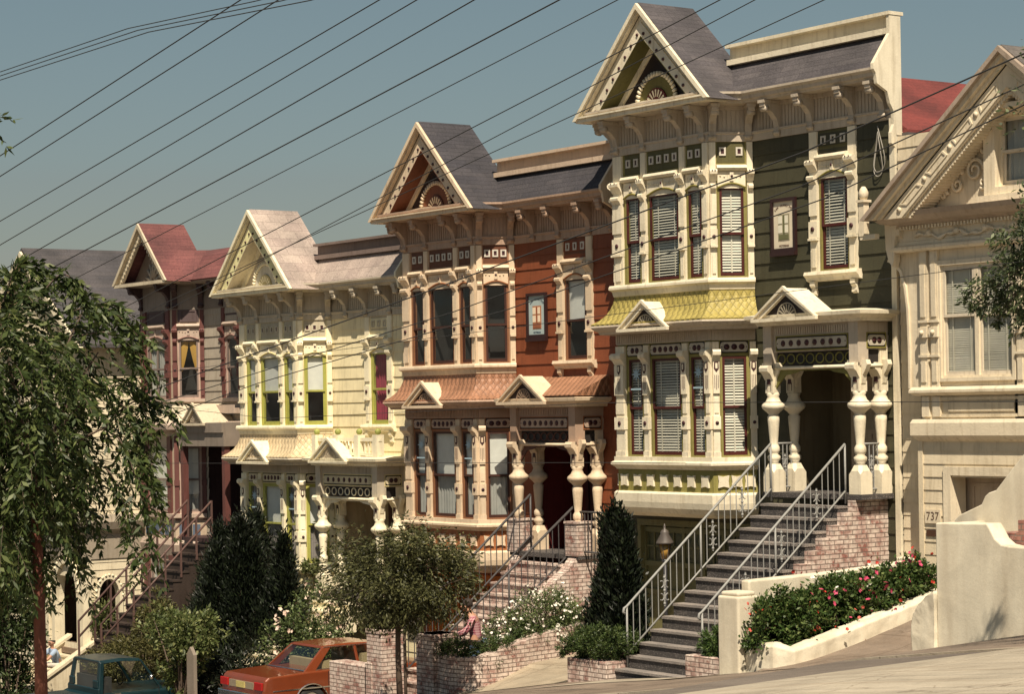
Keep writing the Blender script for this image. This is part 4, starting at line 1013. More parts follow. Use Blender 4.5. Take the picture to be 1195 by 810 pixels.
# ------------------------------------------------------------------ cream house at the left, mostly behind the street tree
def left_house():
    gz = -9.2; L = -27.2
    root = thing('row_house', 'cream clapboard house with dark grey gable roof behind the leafy tree on the left', 'house', (L, -1.9, gz), 'painted houses stepping down the hill')
    cr = paint('left_house_cream', (.70, .62, .45)); T = paint('left_house_trim', (.76, .68, .50))
    F = Frame(L, -1.95); S = Frame(L+6.6, -1.95, 0, 1)
    s = siding(S, 0, 12, -9.2, 2.2, [(.3, .95, -6.2, -4.4)], step=.2, lip=.018); siding(F, 0, 6.6, -9.2, 2.2, [(1.2, 2.2, -1, 1), (3.6, 4.6, -1, 1), (.6, 2.2, -5.2, -3.2), (4.6, 6.2, -6.3, -4.4)], step=.2, mb=s)
    s.build('wall', cr, root)
    s = MB(); s.box(Frame(L, -1.95), 0, 6.6, -12, -11.95, -9, 2.2); s.box(Frame(L, -1.95), -.02, 0, -12, 0, -9, 2.2); s.build('side_wall', cr, root)
    g = MB(); g.prism(F, [(0, 2.2), (6.6, 2.2), (3.3, 4.55)], -.05, 0); g.build('gable_wall', cr, root)
    sl = 2.35/3.3
    r = MB(); o = [(-.45, 2.2-.3), (3.3, 4.72), (7.05, 2.2-.3)]; i_ = [(-.45, 2.2-.4), (3.3, 4.6), (7.05, 2.2-.4)]
    r.band(F, o, i_, -12.2, .3); r.build('roof', shingle('left_dark_shingle', (.055, .052, .058), (.075, .068, .07), row=.2, wid=.9, mortar=.004), root)
    r = MB(); r.band(F, [(-.5, 1.8), (3.3, 4.62), (7.1, 1.8)], [(-.2, 1.8), (3.3, 4.34), (6.8, 1.8)], .22, .36); r.band(F, [(.2, 2), (3.3, 4.2), (6.4, 2)], [(.5, 2), (3.3, 3.9), (6.1, 2)], 0, .1)
    r.box(F, -.2, 6.8, 0, .3, 1.85, 2.05); r.build('rake_board', T, root)
    window(F, 1.2, 2.2, -1, 1, root, dict(frame=T, sash=T), 'shade'); window(F, 3.6, 4.6, -1, 1, root, dict(frame=T, sash=T), 'dark'); window(F, .6, 2.2, -5.2, -3.2, root, dict(frame=T, sash=T), 'sheer')
    # cornice with gablet and the two arches of the corner porch
    c = MB(); c.sweep(F, [(2.4, 0), (6.6, 0), (6.6, 1.95)], [(0, -2.7), (.25, -2.7), (.3, -2.9), (.22, -3.1), (.08, -3.25), (.04, -3.9), (0, -3.9)]); c.build('porch_cornice', paint('left_cornice_grey', (.42, .36, .28)), root)
    gablet(F, 4.9, .55, -2.75, .6, .5, .5, root, dict(trim=T, tymp=cr, fan=T))
    a = MB()
    ci = arc(5.4, -5.0, .72, 0, 180, 16, .95); inn = [(5.4-.72, -6.3)]+ci[::-1]+[(5.4+.72, -6.3)]
    cu = arc(5.4, -5.0, .9, 0, 180, 16, 1.12); out = [(5.4-.9, -6.3)]+cu[::-1]+[(5.4+.9, -6.3)]
    a.band(F, out, inn, -.2, .1)
    for p in out[1:-1:1]: a.ball(F(p[0], .1, p[1]), .045, 6, 4)
    ci = arc(.62, -4.9, .3, 0, 180, 12, .45); inn = [(.32, -6.2)]+ci[::-1]+[(.92, -6.2)]
    cu = arc(.62, -4.9, .4, 0, 180, 12, .56); out = [(.22, -6.2)]+cu[::-1]+[(1.02, -6.2)]
    a.band(S, out, inn, -.2, .08); 
    for p in out[1:-1]: a.ball(S(p[0], .08, p[1]), .04, 6, 4)
    for x in (6.52, 4.3): a.box(F, x-.1, x+.12, -.1, .16, -6.4, -3.9)
    a.build('porch_arch', T, root)
    d = MB(); d.box(F, 3.2, 6.5, -2.0, -1.9, -6.4, -3.9); d.box(F, 3.2, 3.3, -1.9, -.1, -6.4, -3.9); d.box(S, .05, 1.9, -2.0, -1.9, -6.4, -3.9) if False else None
    d.box(F, 3.2, 6.5, -1.9, .1, -6.5, -6.35); d.build('porch_wall', paint('left_porch', (.20, .14, .10)), root)
    return root
left_house()
crs = paint('cream_steps', (.66, .58, .42))
t, _, _ = steps('front_steps', 'cream steps with sloping cheek walls where a man sits, far left', -22.1, -20.6, -1.95, -6.4, -5.0, -8.35, 11, crs)
for x in (-22.2, -20.5):
    m = MB(); Fx = Frame(0, 0)
    m.prism(Fx, [(1.8, -6.1), (5.1, -8.1), (5.1, -9.0), (1.8, -9.0)], x-.1, x+.1, 'vz'); m.prism(Fx, [(1.75, -6.02), (5.15, -8.05), (5.15, -8.13), (1.75, -6.1)], x-.15, x+.15, 'vz')
    m.box(None, x-.2, x+.2, -5.5, -5.1, -9, -7.7); m.box(None, x-.25, x+.25, -5.55, -5.05, -7.7, -7.6); m.build('cheek_wall', crs, t)

# ------------------------------------------------------------------ tan house at the right
def right_house():
    K = 1.03
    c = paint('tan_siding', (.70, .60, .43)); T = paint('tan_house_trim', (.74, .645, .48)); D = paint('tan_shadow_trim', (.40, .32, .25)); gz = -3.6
    root = thing('row_house', 'cream tan house with carved gable and white stucco stair wall at the right edge', 'house', (9.6, -1.2, gz), 'painted houses stepping down the hill')
    F = Frame(9.6, -1.2); Wd = 5.2
    s = siding(F, .02, Wd, -3.8, -.62, [(.62, 4.2, -3.8, -1.2)], step=.21, lip=.016, base=.03)
    s.build('wall', c, root)
    siding(Frame(8.775, -.81), 0.02, 1.3, -3.5, 4.4, step=.21, lip=.016).build('recess_wall', c, root)
    b = MB(); b.box(F, -.06, .04, -1.2, .03, -3.8, -.62); b.box(F, 0, .03, -12, 0, -3.8, 4); b.box(F, Wd-.03, Wd, -12, 0, -3.8, 2.6); b.box(F, 0, Wd, -12, -11.95, -3.8, 2.6); b.build('side_wall', c, root)
    u = MB()
    u.box(F, 0, .5, -.1, 0, -.35, 2.5); u.box(F, 2.0, 2.6, -.1, 0, -.35, 2.5); u.box(F, 4.0, Wd, -.1, 0, -.35, 2.5); u.box(F, .5, 4.0, -.1, 0, -.35, .36); u.box(F, .5, 4.0, -.1, 0, 2.16, 2.5)
    u.build('front_wall', T, root)
    # base mouldings
    p = [(0, .6), (0, 0), (Wd, 0)]
    p = [(-.02, .0), (Wd, .0)]
    m = MB(); m.sweep(F, [(0, 1.2), (0, 0), (Wd, 0)], [(0, .22), (.10, .22), (.14, .17), (.14, .13), (.06, .08), (0, .08)]); m.sweep(F, [(0, 1.2), (0, 0), (Wd, 0)], [(0, -.30), (.10, -.30), (.13, -.36), (.13, -.56), (.08, -.62), (.02, -.66), (0, -.66)])
    m.build('base_moulding', T, root)
    m = MB(); m.ring(F, [(.42, -.27), (2.2, -.27), (2.2, .05), (.42, .05)], [(.47, -.22), (2.15, -.22), (2.15, .0), (.47, .0)], 0, .03); m.box(F, .62, 2.0, 0, .03, -.18, -.03)
    m.box(F, 2.6, 4.0, 0, .03, -.18, -.03); m.build('sill_panel', c, root)
    for uu in (.06, .30, 2.1, 2.34, 4.15, 4.4):
        m = MB(); m.box(F, uu, uu+.16, 0, .06, .22, 2.42); m.box(F, uu+.03, uu+.13, .06, .08, 1.35, 2.2); m.box(F, uu-.02, uu+.18, 0, .085, .70, .74); m.box(F, uu-.01, uu+.17, 0, .10, 1.02, 1.18); m.box(F, uu+.03, uu+.13, .06, .08, .3, .64)
        m.box(F, uu-.02, uu+.18, 0, .085, 1.26, 1.30); m.ball(F(uu+.08, .11, 1.1), .04, 8, 5); m.box(F, uu, uu+.16, 0, .05, -.26, .06); m.build('pilaster', T, root)
    pal = dict(frame=T, sash=paint('tan_sash', (.66, .58, .45)))
    for a in (.5, 1.25, 2.6, 3.3): window(F, a, a+.74 if a < 2 else a+.69, .36, 2.16, root, pal, 'blind fine', rail=.55)
    m = MB(); m.ring(F, [(.44, .30), (2.06, .30), (2.06, 2.24), (.44, 2.24)], [(.5, .36), (2.0, .36), (2.0, 2.16), (.5, 2.16)], 0, .05); m.build('window_casing', T, root)
    # cornice, frieze with swag
    full = [(-.35, 1.2), (-.35, 0), (Wd, 0)]
    m = MB(); m.sweep(F, full, [(-.4, 2.42), (.12, 2.42), (.15, 2.46), (.15, 2.5), (.06, 2.54), (.06, 2.58), (.04, 2.60), (.04, 2.84), (-.4, 2.84)]); m.build('frieze', T, root)
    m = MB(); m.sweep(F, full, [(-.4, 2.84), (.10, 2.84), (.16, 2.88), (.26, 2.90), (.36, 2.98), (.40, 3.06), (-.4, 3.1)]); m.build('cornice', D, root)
    m = MB(); u_ = -.3
    while u_ < Wd: m.box(F, u_, u_+.035, .04, .12, 2.78, 2.84); u_ += .07
    m.build('dentil', T, root)
    m = MB(); pts = []; 
    for i in range(90):
        t = i/89; uu = 0+4.6*t; pts.append(F(uu, .07, 2.66+.035*math.sin(t*40)+.02*math.sin(t*97)))
    m.tube(pts, [.028+.012*math.sin(i*1.3) for i in range(90)], 6)
    for i in range(8): m.ball(F(.3+.6*i, .06, 2.70), .06, 8, 5)
    m.build('swag_relief', T, root)
    # knee brace at the overhang on the left
    m = MB(); ou = [(-.62, 2.42), (-.50, 2.30), (-.34, 2.2), (-.20, 2.0), (-.12, 1.7), (-.10, .3), (-.10, .2)]; inn = [(-.62, 2.28), (-.56, 2.18), (-.42, 2.08), (-.30, 1.9), (-.24, 1.65), (-.22, .3), (-.22, .2)]
    m.prism(Frame(0, 0), [(9.62, 2.42), (8.9, 2.42), (8.9, 2.30), (9.05, 2.24), (9.18, 2.10), (9.27, 1.85), (9.32, 1.5), (9.34, .9), (9.34, .2), (9.62, .2)], .88, 1.15); m.build('curved_brace', T, root)
    m = MB(); m.prism(Frame(0, 0), [(8.88, 2.30), (9.03, 2.24), (9.155, 2.10), (9.245, 1.85), (9.295, 1.5), (9.315, .9), (9.315, .2), (9.355, .2), (9.355, .9), (9.335, 1.5), (9.285, 1.87), (9.20, 2.13), (9.06, 2.28), (8.90, 2.34)], .80, 1.19); m.build('brace_moulding', T, root)
    m = MB(); scroll(m, Frame(9.2, -1.15), -.05, .1, 0, 2.7, .12)
    pr = [(-.42, 2.84), (-.42, 2.1), (-.36, 1.98), (-.30, 2.1), (-.30, 2.5), (-.2, 2.84)]
    m.prism(F, [(-.62, 2.9), (-.60, 2.5), (-.54, 2.3), (-.46, 2.2), (-.42, 2.3), (-.40, 2.6), (-.34, 2.9)], .0, .14); m.build('corner_bracket', T, root)
    # finial on a post in front of the rake foot
    m = MB(); Q = Frame(8.72, -1.55); m.box(Q, -.06, .06, -.06, .06, 2.72, 3.28); m.box(Q, -.09, .09, -.09, .09, 3.28, 3.32); m.lathe(Q, [(.05, 3.32), (.08, 3.38), (.085, 3.44), (.06, 3.5), (.03, 3.54)], 0, 0, 10)
    m.box(Q, -.05, .3, -.05, .05, 2.66, 2.74); m.build('rake_finial', T, root)
    # great gable
    Gc = Frame(9.6+2.35, -1.65); hw, zb, za = 3.0, 2.95, 5.36
    k = (za-zb)/hw
    rk = lambda d: [(-hw+d/k*1.0, zb), (0, za-d), (hw-d/k, zb)]
    m = MB(); m.band(Gc, rk(-.05), rk(.03), -12, .12); m.build('roof', shingle('tan_house_shingle', (.10, .09, .085), (.13, .115, .10)), root)
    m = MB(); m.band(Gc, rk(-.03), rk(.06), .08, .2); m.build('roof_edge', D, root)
    m = MB(); m.band(Gc, rk(.06), rk(.15), .02, .12); m.build('crown_moulding', T, root)
    m = MB(); m.band(Gc, rk(.15), rk(.23), 0, .05); m.band(Gc, rk(.26), rk(.58), -.06, -.0); m.build('rake_board', T, root)
    m = MB()
    for sg in (-1, 1):
        for i in range(4):
            t0, t1 = .10+.225*i, .10+.225*i+.15
            def P(t, d): return (sg*(-hw+d/k+(hw-d/k)*t)*1.0, zb+(za-d-zb)*t)
            q = [P(t0, .34), P(t1, .34), P(t1, .50), P(t0, .50)]; w_ = [P(t0+.01, .365), P(t1-.01, .365), P(t1-.01, .475), P(t0+.01, .475)]
            m = MB(); m.ring(Gc, q, w_, 0, .016)
            q = P(t0-.035, .42); m.build('rake_panel', T, root); m = MB(); m.tube([Gc(q[0], 0, q[1]), Gc(q[0], .02, q[1])], .045, 10); m.build('rake_boss', T, root)
    m = MB()
    for sg in (-1, 1):
        for i in range(44):
            t = (i+.5)/44; x = sg*(-hw+.66/k+(hw-.66/k)*t); z = zb+(za-.66-zb)*t; m.box(Gc, x-.02, x+.02, -.4, -.06, z-.03, z+.05)
    m.build('dentil', T, root)
    m = MB(); m.band(Gc, rk(.58), rk(.61), -.45, -.02); m.ring(Gc, [(-2.45, zb), (2.45, zb), (.01, za-.5), (-.01, za-.5)], [(-.55, 3.30), (.55, 3.30), (.55, 4.40), (-.55, 4.40)], -.47, -.44); m.box(Gc, -2.3, 2.3, -.44, -.36, zb, zb+.12); m.build('gable_wall', T, root)
    # carved scroll relief either side of the gable window
    for sg in (-1, 1):
        m = MB()
        for cx, cz, r0, turns, a0 in ((1.05, 3.62, .19, 1.6, 0), (1.42, 3.42, .12, 1.4, 2), (.82, 3.95, .12, 1.3, 1), (1.72, 3.28, .08, 1.2, 0), (.88, 3.40, .09, 1.2, 4), (.72, 4.22, .07, 1, 3)):
            pts = []
            for i in range(26):
                t = i/25; a = a0+t*turns*2*math.pi; r = r0*(1-t*.8); pts.append(Gc(-sg*(cx)+r*math.cos(a), -.40+.02*t, cz+r*math.sin(a)))
            m.tube(pts, [.035*(1-.5*i/25) for i in range(26)], 6)
        for i in range(9):
            m.ball(Gc(-sg*(.75+.12*i), -.42, 4.2-.11*i+.04*math.sin(i*2)), .05+.015*math.sin(i*3), 7, 5)
        m.build('scroll_relief', T, root)
    # gable window under its own pediment
    m = MB(); m.ring(Gc, [(-.78, 3.18), (.78, 3.18), (.78, 4.48), (-.78, 4.48)], [(-.55, 3.30), (.55, 3.30), (.55, 4.40), (-.55, 4.40)], -.44, -.30)
    m.box(Gc, -.95, .95, -.44, -.12, 4.48, 4.56); m.band(Gc, [(-1.0, 4.56), (0, 5.02), (1.0, 4.56)], [(-.8, 4.56), (0, 4.92), (.8, 4.56)], -.44, -.14); m.prism(Gc, [(-.8, 4.56), (.8, 4.56), (0, 4.92)], -.44, -.3)
    m.box(Gc, -.9, .9, -.44, -.24, 3.08, 3.18)
    scroll(m, Gc, -.78, -.66, -.3, 4.3, .07); m.build('gable_window_surround', T, root)
    window(Frame(9.6+2.35, -1.20), -.55, .55, 3.30, 4.40, root, pal, 'sheer')
    # garage under
    m = MB(); m.ring(F, [(.50, -3.8), (4.4, -3.8), (4.4, -1.06), (.50, -1.06)], [(.66, -3.79), (4.24, -3.79), (4.24, -1.2), (.66, -1.2)], -.3, .05); m.build('garage_frame', T, root)
    m = MB(); m.box(F, .6, 4.3, -.42, -.36, -3.8, -1.1)
    for i in range(4):
        for j in range(4): m.ring(F, [(.75+.88*i, -1.85-.62*j), (1.5+.88*i, -1.85-.62*j), (1.5+.88*i, -1.33-.62*j), (.75+.88*i, -1.33-.62*j)], [(.8+.88*i, -1.8-.62*j), (1.45+.88*i, -1.8-.62*j), (1.45+.88*i, -1.38-.62*j), (.8+.88*i, -1.38-.62*j)], -.36, -.345)
    gd = m.build('garage_door', paint('tan_garage', (.46, .37, .28)), root)
    m = MB(); m.box(F, .80, 1.42, -.35, -.34, -2.42, -2.0); m.build('pane', plain('black_glass', (.02, .02, .02), .2), gd)
    # house number board and letter slot
    m = MB(); m.box(F, .08, .42, .018, .04, -1.98, -1.76); nb = m.build('number_board', paint('number_board', (.70, .60, .44)), root)
    text_mesh('737', F, .25, .042, -1.87, .19, plain('number_brown', (.10, .06, .04), .6), 'house_number', nb)
    m = MB(); m.box(F, .10, .40, .018, .035, -2.19, -2.09); m.build('letter_slot', plain('bronze_slot', (.07, .03, .015), .5), root)
    root.location = (8.82, -.40, gz*K); root.scale = (K, K, K); return root
right_house()
# ------------------------------------------------------------------ signs on the walls
def wall_sign(name, label, x, z, w, h, plate, ink, art):
    t = thing(name, label, 'sign', (x, -.02, z-h/2)); F = Frame(x, -.025)
    m = MB(); m.ring(F, [(-w/2, z-h/2), (w/2, z-h/2), (w/2, z+h/2), (-w/2, z+h/2)], [(-w/2+.06, z-h/2+.07), (w/2-.06, z-h/2+.07), (w/2-.06, z+h/2-.06), (-w/2+.06, z+h/2-.06)], 0, .055)
    m.box(F, -w/2+.01, w/2, 0, .09, z-h/2-.07, z-h/2+.0); m.build('frame', plain('dark_sign_frame', (.028, .011, .011), .4), t)
    m = MB(); m.box(F, -w/2+.055, w/2-.055, 0, .02, z-h/2+.06, z+h/2-.05); m.build('board', plate, t)
    text_mesh('SAN FRANCISCO', F, 0, .024, z+h/2-.13, .052, ink, 'lettering', t, arcr=.34)
    text_mesh('VICTORIAN', F, 0, .024, z-h/2+.115, .05, ink, 'lettering', t)
    m = MB(); a = .15
    m.box(F, -a, a, .02, .026, z-.28, z+.20); m.mi = 1
    for i, u in enumerate((-.085, .07)):
        for j, zz in enumerate((-.07, .10)): m.box(F, u-.06, u+.045+.0, .026, .03, z+zz-.07, z+zz+.07)
    m.mi = 2; m.box(F, -.13, .13, .026, .031, z-.26, z-.17); m.box(F, -.012, .03, .03, .034, z-.16, z+.18)
    m.build('picture', art, t)
wall_sign('wall_sign', 'dark framed cream sign on the olive green house wall', 5.14, 3.23, .66, .98, plain('sign_cream', (.66, .58, .44), .6), plain('sign_brown_ink', (.12, .06, .04), .6),
          [plain('sign_grey', (.30, .27, .18), .6), plain('sign_pale', (.72, .68, .55), .6), plain('sign_olive', (.13, .13, .06), .6)])
wall_sign('wall_sign', 'dark framed pale blue sign on the rust red house wall', -2.48, 1.92, .70, .94, plain('sign_blue', (.38, .46, .45), .6), plain('sign_blue_ink', (.05, .08, .12), .6),
          [plain('sign_rust', (.40, .16, .07), .6), plain('sign_peach', (.80, .66, .48), .6), plain('sign_brown', (.28, .10, .05), .6)])
# coiled cable at the end of the green house wall
m = MB(); F = Frame(7.55, 0)
pts = [F(.02+.16*math.sin(t*.5)*(1 if t < 7 else .6), .06+.02*math.sin(t), 4.75-.75*abs(math.sin(t*.25))-.02*t*.3) for t in np.linspace(0, 25, 80)]
m.tube([tuple(p) for p in pts], .009, 5); tag(m.build('cable_coil', plain('cable_white', (.30, .28, .24), .5)), 'loose coil of pale cable hanging by the top corner of the green wall', 'cable')
m = MB(); m.tube([(7.35, -.06, 3.95), (7.38, -.08, 2.9), (7.6, -.1, 2.2)], .015, 5); 

# ------------------------------------------------------------------ green house steps and railings
def scroll_panel(m, P, h):
    """wrought scrolls between two balusters; P(s, z) gives a point of the rail plane"""
    for sg in (1, -1):
        for c, r, d in ((.36, .075, 1), (.64, .075, -1)):
            pts = []
            for i in range(15):
                t = i/14; a = math.pi*(.5 if d > 0 else 1.5)+sg*d*t*3.6; rr = r*(1-.55*t)
                pts.append(P(sg*(.075)*1.0+rr*math.cos(a)*1, h*c+rr*math.sin(a)))
            m.tube(pts, .010, 5)
    m.tube([P(0, h*.2), P(0, h*.8)], .014, 5)
    for s_ in (.25, .5, .75): m.ball(P(0, h*s_), .026, 6, 4)
def railing(name, label, X, ya, za, yb, zb, mat, n, h=.92, foot=True, curl=True, scrolls=(), top_post=True, r=.018):
    t = thing(name, label, 'railing', (X, yb, zb))
    Q = lambda s, dz: (X, ya+(yb-ya)*s, za+(zb-za)*s+dz)
    L = math.hypot(yb-ya, 0)
    m = MB(); pts = [Q(0, h)]+[Q(s, h) for s in (.5, 1)]
    if curl: pts += [(X, yb-.06*np.sign(ya-yb), zb+h-.03), (X, yb-.08*np.sign(ya-yb), zb+h-.09), (X, yb-.04*np.sign(ya-yb), zb+h-.12)]
    m.tube(pts, r*1.5, 8); m.build('handrail', mat, t)
    m = MB(); m.tube([Q(0, .10), Q(1, .10)], r*1.1, 6); m.build('bottom_rail', mat, t)
    for s in (0, .5, 1):
        m = MB(); m.tube([Q(s, -.12 if s < 1 else -.2), Q(s, h)], r*1.25, 6); m.build('post', mat, t)
    for i in range(1, n):
        s = i/n
        if abs(s-.5) < .2/n: continue
        if any(abs(i-k) < .1 for k in scrolls):
            m = MB(); P = lambda a, z, s=s: (X, ya+(yb-ya)*s+a, za+(zb-za)*s+z)
            scroll_panel(m, P, h); m.build('scroll_ornament', mat, t); continue
        m = MB(); m.tube([Q(s, .10), Q(s, h)], r*.6, 5); m.build('baluster', mat, t)
    return t
def flight(name, label, x0, x1, ytop, ztop, ybot, zbot, n, mat, cat='steps'):
    t = thing(name, label, cat, ((x0+x1)/2, ybot, zbot))
    rise = (ztop-zbot)/n; run = (ytop-ybot)/(n-1)
    for i in range(n):
        zt = ztop-rise*(i+1)+.0
        if i == n-1 and False: break
        ya = ytop-run*(i+1) if i < n else ybot
        m = MB(); m.box(None, x0, x1, ya, ya+run, zt-rise-.25, zt); m.mi = 1; m.box(None, x0-.012, x1+.012, ya-.028, ya+run-.03, zt-.03, zt+.012)
        m.build('step', [mat, TERRL if mat is TERR else mat], t)
    return t
flight('front_steps', 'dark speckled steps climbing to the green house porch', 5.5, 7.45, -.78, -1.58, -4.1, -4.45, 14, TERR)
sd_ = thing('brick_side_wall', 'worn brick side wall under the right end of the green house porch', 'wall', (7.6, -1.4, -3.4))
m = MB(); F = Frame(0, 0)
pr = [(0, -1.68), (.80, -1.68)]; y = .80; z = -1.68; rise = 2.87/14; run = 3.32/13
for i in range(8): z -= rise; pr.append((y, z)); y += run; pr.append((y, z))
pr += [(y, -4.6), (0, -4.6)]
m.prism(F, pr, 7.45, 7.62, 'vz'); m.build('brick_face', BRICK, sd_)
railing('stair_railing', 'long pale iron railing on the left side of the green house steps', 5.52, -.80, -1.62, -4.12, -4.30, IRON, 24, scrolls=(5, 10, 18), h=.9, r=.015)
railing('stair_railing', 'pale iron railing on the right side of the green house steps', 7.40, -.80, -1.62, -4.05, -4.28, IRON, 24, scrolls=(5, 11, 17), h=.9, r=.015)
for nm, y0, y1, X in (('iron railing panel between the left porch posts of the green house', -.62, -.12, 5.42), ('iron railing panel between the right porch posts of the green house', -.62, -.12, 7.6)):
    t = thing('porch_railing', nm, 'railing', (X, -.4, -1.6))
    m = MB()
    for z in (-1.5, -.72): m.tube([(X, y0, z), (X, y1, z)], .02, 6)
    m.build('handrail', IRON, t)
    for i in range(1, 5):
        m = MB(); y = y0+(y1-y0)*i/5
        m.tube([(X, y, -1.5), (X, y, -.72)], .011, 5); m.build('baluster', IRON, t)
    m = MB(); scroll_panel(m, lambda a, z: (X, -.37+a*.8, -1.55+z), .8); m.build('scroll_ornament', IRON, t)
# red house brick steps
flight('front_steps', 'worn pink brick steps climbing to the rust red house porch', -2.25, -.55, -.72, -2.96, -3.6, -5.35, 12, BRICK)
t = thing('brick_side_wall', 'flared brick cheek wall on the right of the red house steps', 'wall', (-.4, -1.6, -4.9))
m = MB(); m.prism(F, [(0, -2.98), (.75, -2.98), (1.0, -3.25), (1.5, -3.55), (2.1, -4.2), (2.9, -4.7), (3.0, -5.7), (0, -5.7)], -.55, -.28, 'vz'); m.build('brick_face', BRICK, t)
t = thing('brick_side_wall', 'brick cheek wall on the left of the red house steps', 'wall', (-2.4, -1.0, -4.9))
m = MB(); m.prism(F, [(0, -2.98), (.75, -2.98), (1.0, -3.5), (1.0, -5.7), (0, -5.7)], -2.5, -2.25, 'vz'); m.build('brick_face', BRICK, t)
rm = paint('dull_iron', (.075, .07, .07), .5)
railing('stair_railing', 'dark iron railing on the left of the red house steps', -2.2, -.5, -2.75, -3.7, -5.35, rm, 22, h=.95)
railing('stair_railing', 'dark iron railing on the right of the red house steps', -.62, -.5, -2.9, -3.9, -5.45, rm, 22, h=.95)
t = thing('porch_railing', 'short dark railing on the right of the red house porch', 'railing', (.0, -.5, -2.95))
m = MB()
for z in (-2.9, -2.1): m.tube([(-.42, -.62, z), (.38, -.62, z)], .02, 6)
for i in range(8): m.tube([(-.42+.11*i, -.62, -2.9), (-.42+.11*i, -.62, -2.1)], .011, 5)
m.build('handrail', rm, t)
# yellow house steps
flight('front_steps', 'cream steps of the pale yellow house, hidden behind the round street tree', -10.2, -8.2, -.78, -4.24, -4.4, -6.6, 13, YT)
# lamp post
t = thing('lamp_post', 'black lamp post with amber glass lantern under the green house bay', 'lamp', (3.0, -1.2, -4.7))
m = MB(); Q = Frame(3.0, -1.2); m.tube([(3.0, -1.2, -4.75), (3.0, -1.2, -2.92)], .035, 8); m.lathe(Q, [(.09, -4.75), (.07, -4.4), (.04, -4.3)], 0, 0, 10); m.lathe(Q, [(.04, -2.95), (.07, -2.9), (.05, -2.86)], 0, 0, 8); m.build('post', BLACKIRON, t)
m = MB(); m.lathe(Q, [(.06, -2.86), (.115, -2.58)], 0, 0, 6); m.build('lantern_glass', plain('amber_glass', (.42, .24, .06), .25), t)
m = MB(); m.lathe(Q, [(.17, -2.58), (.165, -2.55), (.08, -2.40), (.085, -2.37), (.06, -2.33), (.02, -2.30), (.022, -2.26), (.004, -2.2)], 0, 0, 8)
for k in range(6): a = k*math.pi/3; m.tube([(3.0+.065*math.cos(a), -1.2+.065*math.sin(a), -2.86), (3.0+.12*math.cos(a), -1.2+.12*math.sin(a), -2.57)], .008, 4)
m.build('lantern_cap', plain('lantern_grey', (.09, .075, .065), .5), t)

# ------------------------------------------------------------------ stucco and brick garden walls
def roughen(o, amp=.03, seed=1, cuts=0):
    s_ = o.modifiers.new('sub', 'SUBSURF'); s_.subdivision_type = 'SIMPLE'; s_.levels = s_.render_levels = cuts or 5
    tx = bpy.data.textures.new('rough', 'CLOUDS'); tx.noise_scale = .45; tx.noise_depth = 4
    d = o.modifiers.new('disp', 'DISPLACE'); d.texture = tx; d.strength = amp*2; d.mid_level = .5; d.texture_coords = 'GLOBAL'
    o.data.polygons.foreach_set('use_smooth', [True]*len(o.data.polygons))
t = thing('stucco_wall', 'cream stucco wall with a rounded pillar beside the dark speckled steps', 'wall', (8.4, -4.3, -4.3))
m = MB(); m.box(None, 8.36, 8.86, -4.55, -4.1, -4.6, -3.02); m.box(None, 8.40, 8.82, -4.51, -4.14, -3.03, -2.95)
o = m.build('pillar', STUCCO, t, bevel=.06, seg=4)
m = MB(); m.prism(F, [(4.1, -4.6), (4.1, -2.80), (2.0, -2.76), (.2, -2.66), (.0, -2.66), (.0, -4.6)], 8.42, 8.62, 'vz'); m.box(None, 7.97, 8.62, -.2, .0, -4.2, -2.66)
m.build('low_wall', STUCCO, t, bevel=.03, seg=2)
t = thing('planter_wall', 'low rough white wall holding the rose bed, rising beside the driveway', 'wall', (9.4, -3.5, -4.0))
m = MB(); P_ = [(8.88, -4.42, -3.86), (9.15, -4.45, -3.72), (9.5, -4.42, -3.70), (9.75, -4.2, -3.78), (9.80, -3.6, -3.66), (9.84, -2.6, -3.42), (9.86, -1.6, -3.20), (9.80, -.95, -3.05)]
for i in range(len(P_)-1):
    a, b = P_[i], P_[i+1]; dx, dy = b[0]-a[0], b[1]-a[1]; l = math.hypot(dx, dy); nx, ny = -dy/l*.2, dx/l*.2
    a2 = P_[min(i+2, len(P_)-1)]
vs = []
for i, p in enumerate(P_):
    a = P_[max(0, i-1)]; b = P_[min(len(P_)-1, i+1)]; dx, dy = b[0]-a[0], b[1]-a[1]; l = math.hypot(dx, dy); nx, ny = -dy/l*.24, dx/l*.24
    vs += [(p[0], p[1], p[2]-.9), (p[0], p[1], p[2]-.05), (p[0]+nx*.2, p[1]+ny*.2, p[2]), (p[0]+nx, p[1]+ny, p[2]), (p[0]+nx, p[1]+ny, p[2]-.9)]
m.add(vs, [(5*i+j, 5*i+5+j, 5*i+6+j, 5*i+1+j) for i in range(len(P_)-1) for j in range(4)]+[(0, 1, 2, 3, 4), tuple(range(len(vs)-5, len(vs)))])
o = m.build('wall_face', STUCCO, t); roughen(o, .028)
m = MB(); m.add([(8.86, -4.3, -3.95), (9.7, -4.25, -3.9), (9.75, -1.0, -3.15), (8.62, -.1, -3.1), (8.62, -4.2, -3.95)], [(0, 1, 2, 3, 4)]); m.build('soil', soil, t)
t = thing('stucco_wall', 'tall white stucco stair wall at the right edge of the picture', 'wall', (14, -4.6, -3.3))
def bx_wall(m, poly, y0, y1): m.prism(Frame(0, 0), poly, -y1, -y0)
m = MB()
top = [(13.14, -1.72), (14.10, -1.70), (14.16, -1.78), (14.24, -1.90), (14.36, -1.98), (14.5, -2.0), (22, -2.0)]
bx_wall(m, [(13.14, -4.3)]+top+[(22, -4.3)], -4.6, -4.3); o = m.build('street_face', STUCCO, t, bevel=.02, seg=2)
m = MB()
